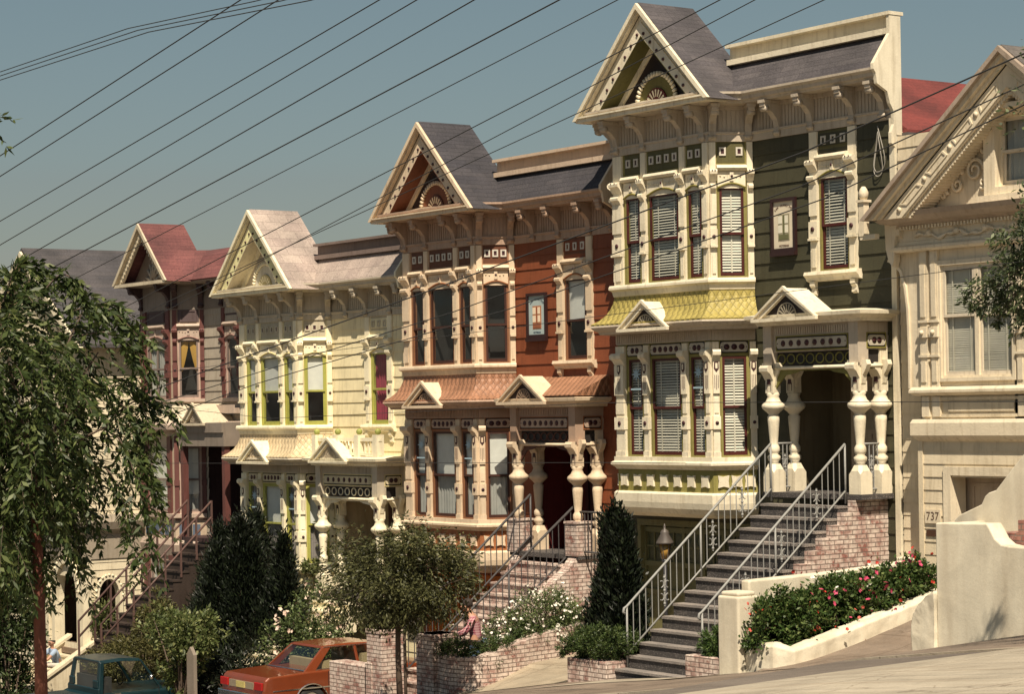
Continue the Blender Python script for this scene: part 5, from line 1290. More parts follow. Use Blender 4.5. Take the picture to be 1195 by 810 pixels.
bx_wall(m, [(12.70, -4.2), (12.70, -3.16), (12.74, -3.02), (12.84, -2.88), (12.98, -2.76), (13.14, -2.68), (13.14, -4.2)], -4.66, -4.25); o = m.build('curved_buttress', STUCCO, t); roughen(o, .035)
m = MB(); bx_wall(m, [(12.55, -4.0), (12.55, -1.74), (12.66, -1.66), (12.82, -1.60), (12.95, -1.55), (13.08, -1.50), (13.15, -1.38), (13.22, -1.33), (13.36, -1.29), (13.5, -1.15), (13.7, -.95), (13.9, -.76), (14.2, -.45), (15, .3), (16, 1.2), (16, -4)], -3.6, -3.4); m.build('stair_cheek', STUCCO, t, bevel=.02, seg=2)
m = MB(); bx_wall(m, [(13.0, -4.2), (13.0, -1.74), (13.15, -1.74), (13.15, -4.2)], -4.35, -1.3); bx_wall(m, [(13.1, -4.2), (13.1, -2.3), (22, -2.3), (22, -4.2)], -4.35, -1.3); m.build('landing', STUCCO, t)
m = MB(); bx_wall(m, [(13.95, -2.3), (13.95, -1.84), (14.35, -1.84), (14.35, -1.66), (14.75, -1.66), (14.75, -1.48), (16, -1.48), (16, -2.3)], -4.25, -3.6); m.build('brick_step', brick('dark_brick', (.25, .10, .08), (.35, .18, .14), amt=.1), t)

def brick_pillar(label, x, y, w, zt, zb):
    m = MB(); m.origin = (x, y, zb); m.box(None, x-w/2, x+w/2, y-w/2, y+w/2, zb-.3, zt); m.box(None, x-w/2-.015, x+w/2+.015, y-w/2-.015, y+w/2+.015, zt-.09, zt+.0)
    o = m.build('brick_pillar', BRICK, bevel=.012); tag(o, label, 'pillar', 'brick pillars by the red house path')
brick_pillar('taller whitewashed brick gate pillar nearest the orange car', -1.92, -4.25, .56, -4.28, -5.75)
brick_pillar('whitewashed brick gate pillar on the right of the path, left of the curved planter wall', -.12, -4.25, .58, -4.24, -5.5)
m = MB(); m.origin = (-2.9, -4.4, -5.9); m.box(None, -3.6, -2.2, -4.55, -4.15, -6.2, -5.03); m.box(None, -2.25, -2.0, -4.55, -4.2, -6.2, -4.95)
tag(m.build('brick_wall', BRICK, bevel=.01), 'low whitewashed brick wall stub in front of the orange car', 'wall')
# curved planter wall of the red house
def curved_wall(pts, w, mat, name, label, cat='wall'):
    m = MB(); vs = []; m.origin = (pts[0][0], pts[0][1], pts[0][3])
    for i, p in enumerate(pts):
        a = pts[max(0, i-1)]; b = pts[min(len(pts)-1, i+1)]; dx, dy = b[0]-a[0], b[1]-a[1]; l = math.hypot(dx, dy); nx, ny = -dy/l*w, dx/l*w
        vs += [(p[0], p[1], p[3]), (p[0], p[1], p[2]), (p[0]+nx, p[1]+ny, p[2]), (p[0]+nx, p[1]+ny, p[3])]
    m.add(vs, [(4*i+j, 4*i+4+j, 4*i+5+j, 4*i+1+j) for i in range(len(pts)-1) for j in range(3)]+[(0, 1, 2, 3), tuple(range(len(vs)-4, len(vs)))])
    return tag(m.build(name, mat), label, cat)
def cr_path(ctrl, n=6):
    out = []
    for i in range(len(ctrl)-1):
        p0 = ctrl[max(0, i-1)]; p1 = ctrl[i]; p2 = ctrl[i+1]; p3 = ctrl[min(len(ctrl)-1, i+2)]
        for k in range(n):
            t = k/n; out.append(tuple(.5*((2*b)+(c-a)*t+(2*a-5*b+4*c-d)*t*t+(3*b-a-3*c+d)*t**3) for a, b, c, d in zip(p0, p1, p2, p3)))
    out.append(ctrl[-1]); return out
curved_wall(cr_path([(.15, -4.45, -4.56, -5.7), (.75, -4.5, -4.62, -5.7), (1.3, -4.2, -4.58, -5.6), (1.25, -3.3, -4.40, -5.4), (1.05, -2.3, -4.25, -5.2), (.95, -.9, -4.05, -5.0)]), .26, BRICK, 'planter_wall', 'curved whitewashed brick planter wall between the red house bush and the pale driveway')
t = thing('brick_planter', 'low brick planter left of the speckled steps under the clipped hedge', 'planter', (5, -4.3, -4.7))
m = MB(); m.box(None, 4.38, 5.48, -4.55, -3.2, -5.2, -4.32); m.build('brick_face', BRICK, t, bevel=.01)
t = thing('brick_planter', 'small brick planter between the speckled steps and the stucco pillar', 'planter', (7.9, -4.4, -4.4))
m = MB(); m.box(None, 7.49, 8.36, -4.5, -3.7, -4.8, -4.03); m.build('brick_face', BRICK, t, bevel=.01)

# ------------------------------------------------------------------ vehicles, nose towards the houses (+y)
def wheel(parent, x, y, z, r, side, w=.2, tyre=None):
    t = MB(); F = Frame(x, y, 0, 1)                # u = y, v = +x
    prof = [(r*.62, -w/2), (r*.93, -w/2), (r, -w/2+.03), (r, w/2-.03), (r*.93, w/2), (r*.62, w/2)]
    n = 28; vs = [(x+a, y+q*math.cos(2*math.pi*i/n), z+q*math.sin(2*math.pi*i/n)) for q, a in prof for i in range(n)]
    t.smooth = True; t.add(vs, [(j*n+i, j*n+(i+1) % n, (j+1)*n+(i+1) % n, (j+1)*n+i) for j in range(len(prof)-1) for i in range(n)])
    to = t.build('wheel', plain('tyre_rubber', (.02, .02, .02), .8), parent)
    t = MB(); s = side
    prof = [(r*.63, w/2-.02), (r*.60, w/2+.0), (r*.5, w/2-.03), (r*.36, w/2-.015), (r*.2, w/2+.02), (.01, w/2+.03)]
    vs = [(x+s*a, y+q*math.cos(2*math.pi*i/n), z+q*math.sin(2*math.pi*i/n)) for q, a in prof for i in range(n)]
    t.smooth = True; t.add(vs, [(j*n+i, j*n+(i+1) % n, (j+1)*n+(i+1) % n, (j+1)*n+i) for j in range(len(prof)-1) for i in range(n)])
    t.build('hubcap', plain('chrome', (.7, .7, .7), .18, 1.0), to)
def loft(m, secs, caps=True):
    """secs: list of closed loops with the same count"""
    n = len(secs[0]); m.add([p for s in secs for p in s], [(j*n+i, j*n+(i+1) % n, (j+1)*n+(i+1) % n, (j+1)*n+i) for j in range(len(secs)-1) for i in range(n)]+([tuple(range(n))[::-1], tuple(range((len(secs)-1)*n, len(secs)*n))] if caps else []))
def body_shell(m, top, zb, hw, arches, Lx=0.0, tuck=.08):
    """side outline top:[(y,z)], flat bottom at zb with wheel arches [(y,r)], extruded between +-hw with rounded shoulders"""
    bot = []; y0, y1 = top[0][0], top[-1][0]
    pts = [(y1, zb)]
    for ya, r in sorted(arches, reverse=True):
        pts += [(ya+r*math.cos(R(a)), zb+max(0, r*math.sin(R(a)))+.02) for a in range(0, 181, 15)]
    pts.append((y0, zb))
    loop = top+pts
    secs = []
    cz = zb+.25
    for x, ins, zt in ((-hw+tuck*.0, .05, -.05), (-hw+.04, .0, 0), (hw-.04, .0, 0), (hw, .05, -.05)):
        pass
    secs = []
    for x, k in ((-hw, .985), (-hw+.05, 1.0), (0, 1.01), (hw-.05, 1.0), (hw, .985)):
        cy = (y0+y1)/2
        secs.append([(x, cy+(p[0]-cy)*k, (p[1]-zb)*(k if p[1] > zb+.4 else 1)+zb) for p in loop])
    loft(m, secs)
def sedan():
    cx, yr = -5.66, -5.4; gz = G0(-5.66)+.012
    t = thing('parked_car', 'orange saloon car with chrome bumper parked nose in beside the brick pillars', 'car', (cx, yr+2.4, gz))
    def at(m):
        m.v = [(cx+x, yr+y, gz+z) for x, y, z in m.v]; return m
    P = plain('burnt_orange_car_paint', (.19, .042, .014), .28, .15, .6); CH = plain('chrome', (.7, .7, .7), .18, 1.0); BK = plain('black_trim', (.02, .02, .02), .6)
    m = MB()
    top = [(0.02, .38), (-.03, .62), (.02, .84), (.10, .90), (1.05, .95), (3.35, .95), (4.5, .86), (4.78, .80), (4.85, .55), (4.82, .38)]
    body_shell(m, top, .28, .90, [(1.12, .38), (3.88, .38)]); bo = at(m).build('body', P, t, bevel=.03, seg=3)
    # greenhouse
    def sec(y, z, hw): return [(-hw, y, z), (hw, y, z)]
    ry0, ry1 = 1.55, 2.95; zt = 1.40
    m = MB(); hwt, hwb = .62, .80
    loft(m, [[(-hwt-.03, ry0-.03, zt-.03), (-hwt+.04, ry0, zt+.02), (hwt-.04, ry0, zt+.02), (hwt+.03, ry0-.03, zt-.03)], [(-hwt-.03, 2.2, zt-.01), (-hwt+.04, 2.2, zt+.045), (hwt-.04, 2.2, zt+.045), (hwt+.03, 2.2, zt-.01)], [(-hwt-.03, ry1, zt-.03), (-hwt+.04, ry1, zt+.015), (hwt-.04, ry1, zt+.015), (hwt+.03, ry1, zt-.03)]])
    for s in (-1, 1):
        def pil(ya, wa, yb, wb): loft(m, [[(s*hwb, ya, .93), (s*hwb, ya+wa, .93), (s*(hwb-.05), ya+wa, .93), (s*(hwb-.05), ya, .93)], [(s*(hwt+.03), yb, zt), (s*(hwt+.03), yb+wb, zt), (s*(hwt-.02), yb+wb, zt), (s*(hwt-.02), yb, zt)]])
        pil(.98, .28, ry0-.02, .22); pil(2.30, .07, 2.28, .06); pil(3.45, .08, ry1-.05, .06)
    at(m).build('roof', P, t, bevel=.012, seg=2)
    m = MB()
    for s in (-1, 1): m.add([(s*(hwb-.02), 1.2, .94), (s*(hwb-.02), 3.47, .94), (s*(hwt+.0), ry1, zt-.02), (s*(hwt+.0), ry0+.15, zt-.02)], [(0, 1, 2, 3)])
    m.add([(-hwb+.02, 1.02, .94), (hwb-.02, 1.02, .94), (hwt, ry0, zt-.02), (-hwt, ry0, zt-.02)], [(0, 1, 2, 3)])
    m.add([(-hwb+.02, 3.5, .94), (hwb-.02, 3.5, .94), (hwt, ry1, zt-.02), (-hwt, ry1, zt-.02)], [(0, 1, 2, 3)])
    at(m).build('window_glass', GLASS, t)
    m = MB(); m.box(None, -.68, .68, 1.5, 1.75, .5, 1.12); m.box(None, -.62, -.1, 2.5, 2.7, .5, 1.2); m.box(None, .1, .62, 2.5, 2.7, .5, 1.2); m.ball((.35, 2.6, 1.26), .12); m.ball((-.35, 2.6, 1.26), .12); m.box(None, -.8, .8, 1.1, 3.4, .4, .5)
    at(m).build('seat', plain('tan_vinyl', (.30, .25, .14), .6), t)
    m = MB(); m.box(None, -.86, .86, -.12, -.02, .42, .56); m.box(None, -.92, -.86, -.1, .3, .42, .56); m.box(None, .86, .92, -.1, .3, .42, .56); at(m).build('bumper', CH, t, bevel=.02, seg=2)
    m = MB(); m.box(None, -.86, .86, 4.85, 4.97, .42, .56); at(m).build('bumper', CH, t, bevel=.02, seg=2)
    for x in (-.72, .72): m = MB(); m.box(None, x-.16, x+.16, -.055, -.01, .64, .80); at(m).build('tail_light', plain('red_lamp', (.35, .01, .01), .25), t, bevel=.01)
    m = MB(); m.box(None, -.5, .5, -.05, -.01, .64, .78); at(m).build('rear_panel', plain('brushed_trim', (.5, .42, .30), .35, .6), t)
    m = MB(); m.box(None, -.2, .2, -.14, -.12, .43, .55) if False else m.box(None, -.17, .17, -.07, -.05, .65, .77); at(m).build('number_plate', plain('plate_yellow', (.5, .42, .15), .5), t)
    m = MB()
    for s in (-1, 1):
        m.box(None, s*.895-.012, s*.895+.012, .2, 4.7, .60, .625); m.box(None, s*.905-.012, s*.905+.012, 1.55, 3.42, .30, .36)
        for y in (1.75, 2.75): m.box(None, s*.905-.012, s*.905+.02, y, y+.16, .80, .825)
        for y in (1.12, 3.88): m.tube([(s*.9, y+.40*math.cos(R(a)), .30+.40*math.sin(R(a))) for a in range(5, 180, 12)], .014, 5)
        m.tube([(s*.80, 1.3, .965), (s*.80, 3.5, .965)], .012, 5); m.tube([(s*(hwt+.035), ry0, zt-.0), (s*(hwt+.035), ry1, zt-.0)], .012, 5)
        m.tube([(s*.80, 3.5, .96), (s*(hwt+.03), ry1, zt-.02)], .012, 5)
    m.tube([(-.76, 1.02, .96), (.76, 1.02, .96), (.60, ry0, zt-.01), (-.60, ry0, zt-.01)], .012, 5, closed=True)
    at(m).build('chrome_trim', CH, t)
    m = MB()
    for y in (1.52, 2.36, 3.4):
        for s in (-1, 1): m.box(None, s*.90-.004, s*.90+.004, y-.006, y+.006, .34, .93)
    m.box(None, -.78, .78, .98, .99, .93, .956); at(m).build('door_seam', BK, t)
    for y in (1.12, 3.88):
        for s in (-1, 1): wheel(t, cx+s*.78, yr+y, gz+.33, .33, s)
    return t
sedan()
def pickup():
    cx, yr = -11.53, -8.3; gz = G0(-11.53)-.03
    t = thing('parked_pickup', 'dark teal pickup truck parked nose in at the lower left', 'pickup truck', (cx, yr+2.6, gz))
    P = plain('dark_teal_car_paint', (.005, .021, .026), .34, 0, .15); CH = plain('chrome', (.7, .7, .7), .18, 1.0)
    def at(m): m.v = [(cx+x, yr+y, gz+z) for x, y, z in m.v]; return m
    m = MB(); top = [(0, .5), (0, .94), (1.95, .96), (2.05, 1.0), (3.55, 1.02), (3.75, 1.02), (5.1, .95), (5.25, .90), (5.3, .6), (5.28, .5)]
    body_shell(m, top, .42, .93, [(1.05, .42), (4.45, .42)]); at(m).build('body', P, t, bevel=.05, seg=3)
    m = MB(); m.box(None, -.75, .75, .1, 1.9, .93, .965); at(m).build('bed', plain('bed_dark', (.02, .03, .03), .6), t)
    m = MB(); hb, ht, zt = .82, .70, 1.70; y0, y1, z0, z1 = 2.02, 3.62, 2.12, 3.12
    loft(m, [[(-ht-.02, z0, zt-.04), (-ht+.06, z0-.01, zt+.03), (ht-.06, z0-.01, zt+.03), (ht+.02, z0, zt-.04)], [(-ht-.02, 2.6, zt-.01), (-ht+.06, 2.6, zt+.06), (ht-.06, 2.6, zt+.06), (ht+.02, 2.6, zt-.01)], [(-ht-.02, z1, zt-.04), (-ht+.06, z1, zt+.02), (ht-.06, z1, zt+.02), (ht+.02, z1, zt-.04)]])
    for s in (-1, 1):
        def pil(ya, wa, yb, wb): loft(m, [[(s*hb, ya, .99), (s*hb, ya+wa, .99), (s*(hb-.06), ya+wa, .99), (s*(hb-.06), ya, .99)], [(s*(ht+.02), yb, zt), (s*(ht+.02), yb+wb, zt), (s*(ht-.03), yb+wb, zt), (s*(ht-.03), yb, zt)]])
        pil(y0, .12, z0, .10); pil(y1-.07, .08, z1-.05, .06)
        m.box(None, s*.62-.12, s*.62+.12, y0, y0+.06, 1.12, 1.3)
        loft(m, [[(s*hb, y0, .96), (s*(hb-.14), y0, .96), (s*(hb-.14), y0+.05, .96), (s*hb, y0+.05, .96)], [(s*ht, z0, zt), (s*(ht-.12), z0, zt), (s*(ht-.12), z0+.05, zt), (s*ht, z0+.05, zt)]])
    m.box(None, -hb, hb, y0, y0+.05, .95, 1.12)
    at(m).build('cab_roof', P, t, bevel=.02, seg=2)
    m = MB()
    for s in (-1, 1): m.add([(s*(hb-.02), y0+.1, 1.0), (s*(hb-.02), y1, 1.0), (s*ht, z1, zt-.02), (s*ht, z0+.08, zt-.02)], [(0, 1, 2, 3)])
    m.add([(-hb+.1, y0+.02, 1.12), (hb-.1, y0+.02, 1.12), (ht-.08, z0+.02, zt-.02), (-ht+.08, z0+.02, zt-.02)], [(0, 1, 2, 3)])
    m.add([(-hb, y1, 1.01), (hb, y1, 1.01), (ht, z1, zt-.02), (-ht, z1, zt-.02)], [(0, 1, 2, 3)]); at(m).build('window_glass', GLASS, t)
    m = MB(); m.box(None, -.7, .7, 2.2, 2.4, .8, 1.35); m.box(None, -.78, .78, 2.2, 3.5, .7, .8); m.tube([(-.35+.17*math.cos(a), 3.1, 1.2+.17*math.sin(a)) for a in np.linspace(0, 6.28, 14)], .014, 5, closed=True); at(m).build('seat', plain('black_seat', (.03, .03, .03), .7), t)
    m = MB(); m.tube([(.84, 3.3, 1.2), (.96, 3.25, 1.27)], .01, 5); m.ball((.98, 3.25, 1.31), .065, 10, 7); m.box(None, .935, .96, 2.35, 2.5, .98, 1.01)
    at(m).build('wing_mirror', CH, t)
    m = MB(); m.box(None, -.9, .9, -.14, -.02, .5, .66); at(m).build('bumper', CH, t, bevel=.02)
    m = MB(); m.box(None, -.9, .9, 5.32, 5.42, .5, .66); at(m).build('bumper', CH, t, bevel=.02)
    m = MB(); m.box(None, .925, .945, 5.02, 5.16, .78, .87); at(m).build('side_marker', plain('amber_lamp', (.6, .18, .02), .3), t)
    for x in (-.84, .84): m = MB(); m.box(None, x-.06, x+.06, -.03, .0, .8, 1.0); at(m).build('tail_light', plain('red_lamp', (.35, .01, .01), .25), t)
    m = MB()
    for y in (2.1, 3.45):
        for s in (-1, 1): m.box(None, s*.93-.004, s*.93+.004, y-.006, y+.006, .5, 1.12)
    at(m).build('door_seam', plain('black_trim', (.02, .02, .02), .6), t)
    for y in (1.05, 4.45):
        for s in (-1, 1): wheel(t, cx+s*.80, yr+y, gz+.36, .36, s)
pickup()
# ------------------------------------------------------------------ vegetation
rng = np.random.default_rng(11)
def unit(v): return v/np.maximum(1e-6, np.linalg.norm(v, axis=-1, keepdims=True))
def leaf_mesh(name, P, D, L, Wd, mat, parent=None, origin=None, label=None):
    """one small pointed leaf (4 corners) per row of P, along D"""
    n = len(P); D = unit(D); up = unit(rng.normal(size=(n, 3))+np.array([0, 0, .6])); S = unit(np.cross(D, up))
    L = L*(.45+1.1*rng.random((n, 1))); w = Wd*(.5+rng.random((n, 1)))
    nn = np.cross(D, S)
    V = np.stack([P, P+D*L*.45+S*w*.5+nn*w*.12, P+D*L, P+D*L*.45-S*w*.5+nn*w*.12], axis=1).reshape(-1, 3)
    off = np.array(root_loc(parent)) if parent is not None else np.array(origin if origin is not None else (0, 0, 0))
    V = V-off
    me = bpy.data.meshes.new(name); me.vertices.add(4*n); me.vertices.foreach_set('co', V.astype(np.float32).ravel())
    me.loops.add(4*n); me.loops.foreach_set('vertex_index', np.arange(4*n, dtype=np.int32))
    me.polygons.add(n); me.polygons.foreach_set('loop_start', np.arange(0, 4*n, 4, dtype=np.int32)); me.polygons.foreach_set('loop_total', np.full(n, 4, dtype=np.int32))
    me.materials.append(mat); me.update(calc_edges=True)
    o = bpy.data.objects.new(name, me); col.objects.link(o)
    if parent is not None: o.parent = parent
    else: o.location = Vector(off)
    return o
def blob_points(c, r, n, clumps, spread=.16, shell=.55, flat=1.0, low=-1.0):
    """leaf positions gathered in clumps spread through an ellipsoid, denser towards its outside"""
    c = np.array(c, float); r = np.array(r, float)
    d = unit(rng.normal(size=(clumps*2, 3))); d = d[d[:, 2] > low][:clumps]
    rad = (shell+(1-shell)*rng.random((len(d), 1)))*(.82+.36*rng.random((len(d), 1)))
    cc = c+d*rad*r
    k = rng.integers(0, len(cc), n); sz = .6+.8*rng.random(len(cc))
    P = cc[k]+rng.normal(size=(n, 3))*spread*float(np.mean(r))*sz[k][:, None]
    D = unit((P-c)/r)*.8+rng.normal(size=(n, 3))*.7
    return P, D, cc
def branches(mb, base, tips, r0, r1=.006, sag=0.0, n=5):
    b = Vector(base)
    for t in tips:
        t = Vector(t); mid = b.lerp(t, .5)+Vector((rnd.uniform(-.08, .08), rnd.uniform(-.08, .08), .12-sag))*(t-b).length
        pts = [b.lerp(mid, a*2).lerp(mid.lerp(t, max(0, a*2-1)), 1 if a > .5 else 0) if False else (b*(1-a)**2+mid*2*a*(1-a)+t*a*a) for a in [i/n for i in range(n+1)]]
        mb.tube(pts, [r0+(r1-r0)*i/n for i in range(n+1)], 5)
BARK = barkmat('grey_brown_bark', (.10, .07, .05)); REDBARK = barkmat('reddish_bark', (.16, .055, .035))

def simple_plant(name, label, cat, base, blobs, mat, L, Wd, stem=True, group=None, extra=None, bark=None):
    t = thing(name, label, cat, base, group)
    Ps = []; Ds = []; tips = []
    for (c, r, n, k, sp, sh) in blobs:
        P, D, cc = blob_points(c, r, n, k, sp, sh); Ps.append(P); Ds.append(D); tips += [tuple(x) for x in cc[:10]]
    leaf_mesh('foliage', np.concatenate(Ps), np.concatenate(Ds), L, Wd, mat, t)
    if stem:
        m = MB(); branches(m, base, tips, .03, .008); m.build('stem', bark or BARK, t, uv=False)
    return t

# --- big leafy street tree on the near pavement, left
Rt = np.array([.581, .814, 0]); Fw = np.array([-.814, .581, 0])
def near(a, b, z): return np.array([15.3, -19.0, 0])+Rt*a+Fw*b+np.array([0, 0, z])
LT = leafmat('long_leaf_green', (.042, .066, .016), (.13, .155, .05), .25)
t = thing('leafy_street_tree', 'large street tree with drooping long leaves and a thin reddish trunk on the left', 'tree', (15.3, -19, GZ(15.3, -19)+.13))
m = MB(); m.tube([tuple(near(.0, 0, -2.9)), tuple(near(-.005, 0, -2.2)), tuple(near(-.01, .0, -1.5)), tuple(near(-.03, 0, -.8)), tuple(near(-.1, .05, .0))], [.065, .058, .054, .048, .036], 12); m.build('trunk', REDBARK, t, uv=False)
def amax(z):
    return np.interp(z, [-1.45, -1.1, -.7, -.3, .0, .35, .7, 1.05, 1.35], [.25, .55, .78, .80, .80, .86, .68, .38, .1])
sp = []
while len(sp) < 2700:
    z = rng.uniform(-1.45, 1.4); a = rng.uniform(-2.6, 1.3); b = rng.uniform(-1.1, 1.1)
    am = amax(z)-.18
    if a > am or (a/2.9)**2+(b/1.2)**2 > 1: continue
    edge = am-a
    q = 1.0 if edge > .35 else .45+.4*edge
    if z < -.9 and a > .1: q *= .5
    if a > .45: q *= .55
    if math.sin(a*5.1+1.3*z*4)*math.cos(z*4.3+b*3) > .45: q *= .12          # open gaps in the crown
    if rng.random() < q: sp.append((a, b, z))
P = []; D = []; mb = MB()
def sprig(p, d, L=.34, n=9):
    d = d/np.linalg.norm(d); pts = []
    for i in range(n+1):
        s = i/n; q = p+d*L*s+np.array([0, 0, -L*.55*s*s]); pts.append(q)
        if i:
            tang = unit(q-pts[-2]); side = unit(np.cross(tang, [0, 0, 1.0]+rng.normal(size=3)*.3))
            for sg in (-1, 1):
                P.append(q); D.append(tang*.75+side*sg*.8+rng.normal(size=3)*.18+np.array([0, 0, -.15]))
    P.append(pts[-1]); D.append(d+np.array([0, 0, -.5]))
    return pts
for a, b, z in sp:
    p = near(a, b, z); c = near(-.4, 0, .3); d = unit(p-c)+rng.normal(size=3)*.35+np.array([0, 0, -.35]); pts = sprig(p, d, rng.uniform(.2, .36))
    if rnd.random() < .35: mb.tube([tuple(x) for x in pts[::3]], .0025, 3)
# long hanging branches at the right of the crown
ends = [((.35, .1, 1.0), (1.0, 0, .72)), ((.5, -.3, .75), (1.12, -.1, .42)), ((.7, .2, .35), (1.08, .1, -.15)), ((.8, 0, .1), (1.10, .1, -.62)), ((.8, -.2, -.2), (1.12, -.2, -1.28)), ((.6, .2, -.5), (.92, .1, -1.35)),
        ((.6, .3, -.1), (1.25, .3, .05)), ((.2, -.4, 1.2), (.55, -.4, 1.12)), ((.3, .3, .9), (.85, .5, .95)), ((.2, .2, -.8), (.40, .2, -1.62)), ((.8, 0, -.3), (1.15, 0, -.85)), ((-.3, .0, 1.1), (-.05, .1, 1.45)), ((-.4, -.2, -.9), (-.1, -.2, -1.5))]
for s0, s1 in ends:
    A, B = near(*s0), near(*s1); nseg = 12
    pts = [A+(B-A)*(i/nseg)+np.array([0, 0, .16*math.sin(math.pi*i/nseg)]) for i in range(nseg+1)]
    mb.tube([tuple(x) for x in pts], [.010-.006*i/nseg for i in range(nseg+1)], 4)
    for i in range(1, nseg+1):
        for k in range(2):
            sprig(pts[i], unit(pts[i]-pts[i-1])*.8+rng.normal(size=3)*.5+np.array([0, 0, -.3]), rng.uniform(.14, .26), 6)
for k in range(3): sprig(near(-.62+.1*k, 0, 2.98-.08*k), np.array([.3, .6, .2])+rng.normal(size=3)*.2, .3, 7)
mb.tube([tuple(near(-1.4, 0, 1.5)), tuple(near(-1.0, 0, 2.5)), tuple(near(-.5, 0, 3.0))], [.02, .012, .004], 5)
limbs = [near(.6, 0, .6), near(.4, .3, 1.0), near(-.8, .2, 1.2), near(-1.4, -.3, .7), near(.5, -.4, .1), near(-.3, .5, .8), near(-.2, -.6, .9), near(-1.5, 0, 1.5), near(.7, .1, -.1)]
branches(mb, near(-.05, .02, -.6), [tuple(l) for l in limbs], .028, .007, 0.0, 7)
mb.build('limb', BARK, t, uv=False)
leaf_mesh('crown', np.array(P), np.array(D), .092, .032, LT, t)

# --- round street tree with stake in front of the red house
GM = leafmat('small_olive_leaf', (.058, .062, .022), (.17, .17, .07), .25)
bx_, by_ = 1.25, -6.0; bz = GZ(bx_, by_)
t = thing('round_street_tree', 'small round street tree with a stake in front of the rust red house steps', 'tree', (bx_, by_, bz))
Cc = np.array([bx_-.08, by_+.05, -3.0])
m = MB(); m.tube([(bx_+.05, by_, bz-.1), (bx_, by_, bz+.8), (bx_-.03, by_+.03, -3.7), (bx_-.2, by_, -3.0)], [.06, .05, .045, .03], 10); 
tips = []
Ps, Ds = [], []
for c, r, n, k in (((0, 0, 0), (1.45, 1.4, .85), 12500, 80), ((-.75, .2, -.15), (.85, .85, .75), 3000, 40), ((.75, .3, .1), (.85, .85, .72), 3000, 40), ((0, -.1, -.45), (.95, .95, .6), 3500, 45), ((.1, 0, .45), (.7, .7, .5), 1600, 26)):
    P, D, cc = blob_points(Cc+np.array(c), r, n, k, .125, .45); Ps.append(P); Ds.append(D*np.array([1, 1, .6])+np.array([0, 0, -.35])); tips += [tuple(x) for x in cc[:9]]
for i in range(130):      # hanging strands under the crown
    a = rng.uniform(0, 6.28); rr = rng.uniform(.1, 1.4); top = Cc+np.array([rr*math.cos(a), rr*math.sin(a), -.55]); L = rng.uniform(.15, .42); n = 20
    s = rng.random((n, 1)); Ps.append(top+np.array([0, 0, -1])*s*L+rng.normal(size=(n, 3))*.035); Ds.append(rng.normal(size=(n, 3))*.5+np.array([0, 0, -1]))
branches(m, (bx_-.05, by_, -3.8), tips, .022, .005); m.build('trunk', BARK, t, uv=False)
leaf_mesh('crown', np.concatenate(Ps), np.concatenate(Ds), .085, .032, GM, t)
m = MB(); m.origin = (bx_+.32, by_-.05, bz); m.tube([(bx_+.32, by_-.05, bz-.1), (bx_+.30, by_-.05, -3.9)], .03, 8)
tag(m.build('tree_stake', BARK, uv=False), 'thin wooden stake beside the trunk of the round street tree', 'stake')

# --- junipers
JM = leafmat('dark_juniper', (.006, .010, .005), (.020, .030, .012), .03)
def juniper(label, cones, gb, n0, name='juniper'):
    t = thing(name, label, 'conifer', (cones[0][0], cones[0][1], gb)); Ps, Ds = [], []
    m = MB()
    for (x, y, zb, zt, r) in cones:
        n = int(n0*r*(zt-zb)); s = rng.random(n)**.8; nc = int(42*r*(zt-zb))
        cs = rng.random(nc)**.85; ca = rng.random(nc)*6.283
        prof = lambda s: np.interp(s, [0, .15, .45, .8, 1], [.75, 1, .92, .48, .03])
        cr = r*prof(cs)*(.55+.55*rng.random(nc)**.7); C = np.stack([x+cr*np.cos(ca), y+cr*np.sin(ca), zb+(zt-zb)*cs], 1)
        k = rng.integers(0, nc, n); P = C[k]+rng.normal(size=(n, 3))*np.array([.085, .085, .17])*(.5+r*.6)
        ax = np.array([x, y, 0]); d = P-ax; d[:, 2] = 0; d = unit(d)*.55+np.array([0, 0, 1])+rng.normal(size=(n, 3))*.35
        Ps.append(P); Ds.append(d); m.tube([(x, y, gb), (x, y, zb+(zt-zb)*.75)], [.07, .02], 6)
    leaf_mesh('foliage', np.concatenate(Ps), np.concatenate(Ds), .11, .038, JM, t); m.build('trunk', BARK, t, uv=False)
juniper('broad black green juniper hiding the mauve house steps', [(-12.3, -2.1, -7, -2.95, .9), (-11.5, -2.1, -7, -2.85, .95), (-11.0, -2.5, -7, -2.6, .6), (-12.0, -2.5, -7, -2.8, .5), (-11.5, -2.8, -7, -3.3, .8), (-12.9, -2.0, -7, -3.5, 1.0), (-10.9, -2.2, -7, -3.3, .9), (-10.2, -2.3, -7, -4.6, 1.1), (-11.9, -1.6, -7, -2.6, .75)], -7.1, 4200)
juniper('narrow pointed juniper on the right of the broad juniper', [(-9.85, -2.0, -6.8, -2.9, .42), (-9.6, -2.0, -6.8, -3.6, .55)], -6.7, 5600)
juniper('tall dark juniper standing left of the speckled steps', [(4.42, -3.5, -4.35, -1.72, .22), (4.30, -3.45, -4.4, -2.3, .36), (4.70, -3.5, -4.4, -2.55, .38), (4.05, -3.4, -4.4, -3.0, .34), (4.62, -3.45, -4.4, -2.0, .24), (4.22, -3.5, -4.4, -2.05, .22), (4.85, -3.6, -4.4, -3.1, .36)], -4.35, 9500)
HM = leafmat('hedge_green', (.035, .060, .014), (.10, .13, .04), .1)
simple_plant('clipped_hedge', 'low clipped hedge mound in the brick planter left of the speckled steps', 'hedge', (4.95, -4.0, -4.4), [((4.95, -4.15, -4.06), (.66, .52, .27), 13000, 260, .07, .75), ((4.5, -4.35, -4.14), (.36, .34, .22), 3600, 70, .08, .7)], HM, .055, .018)
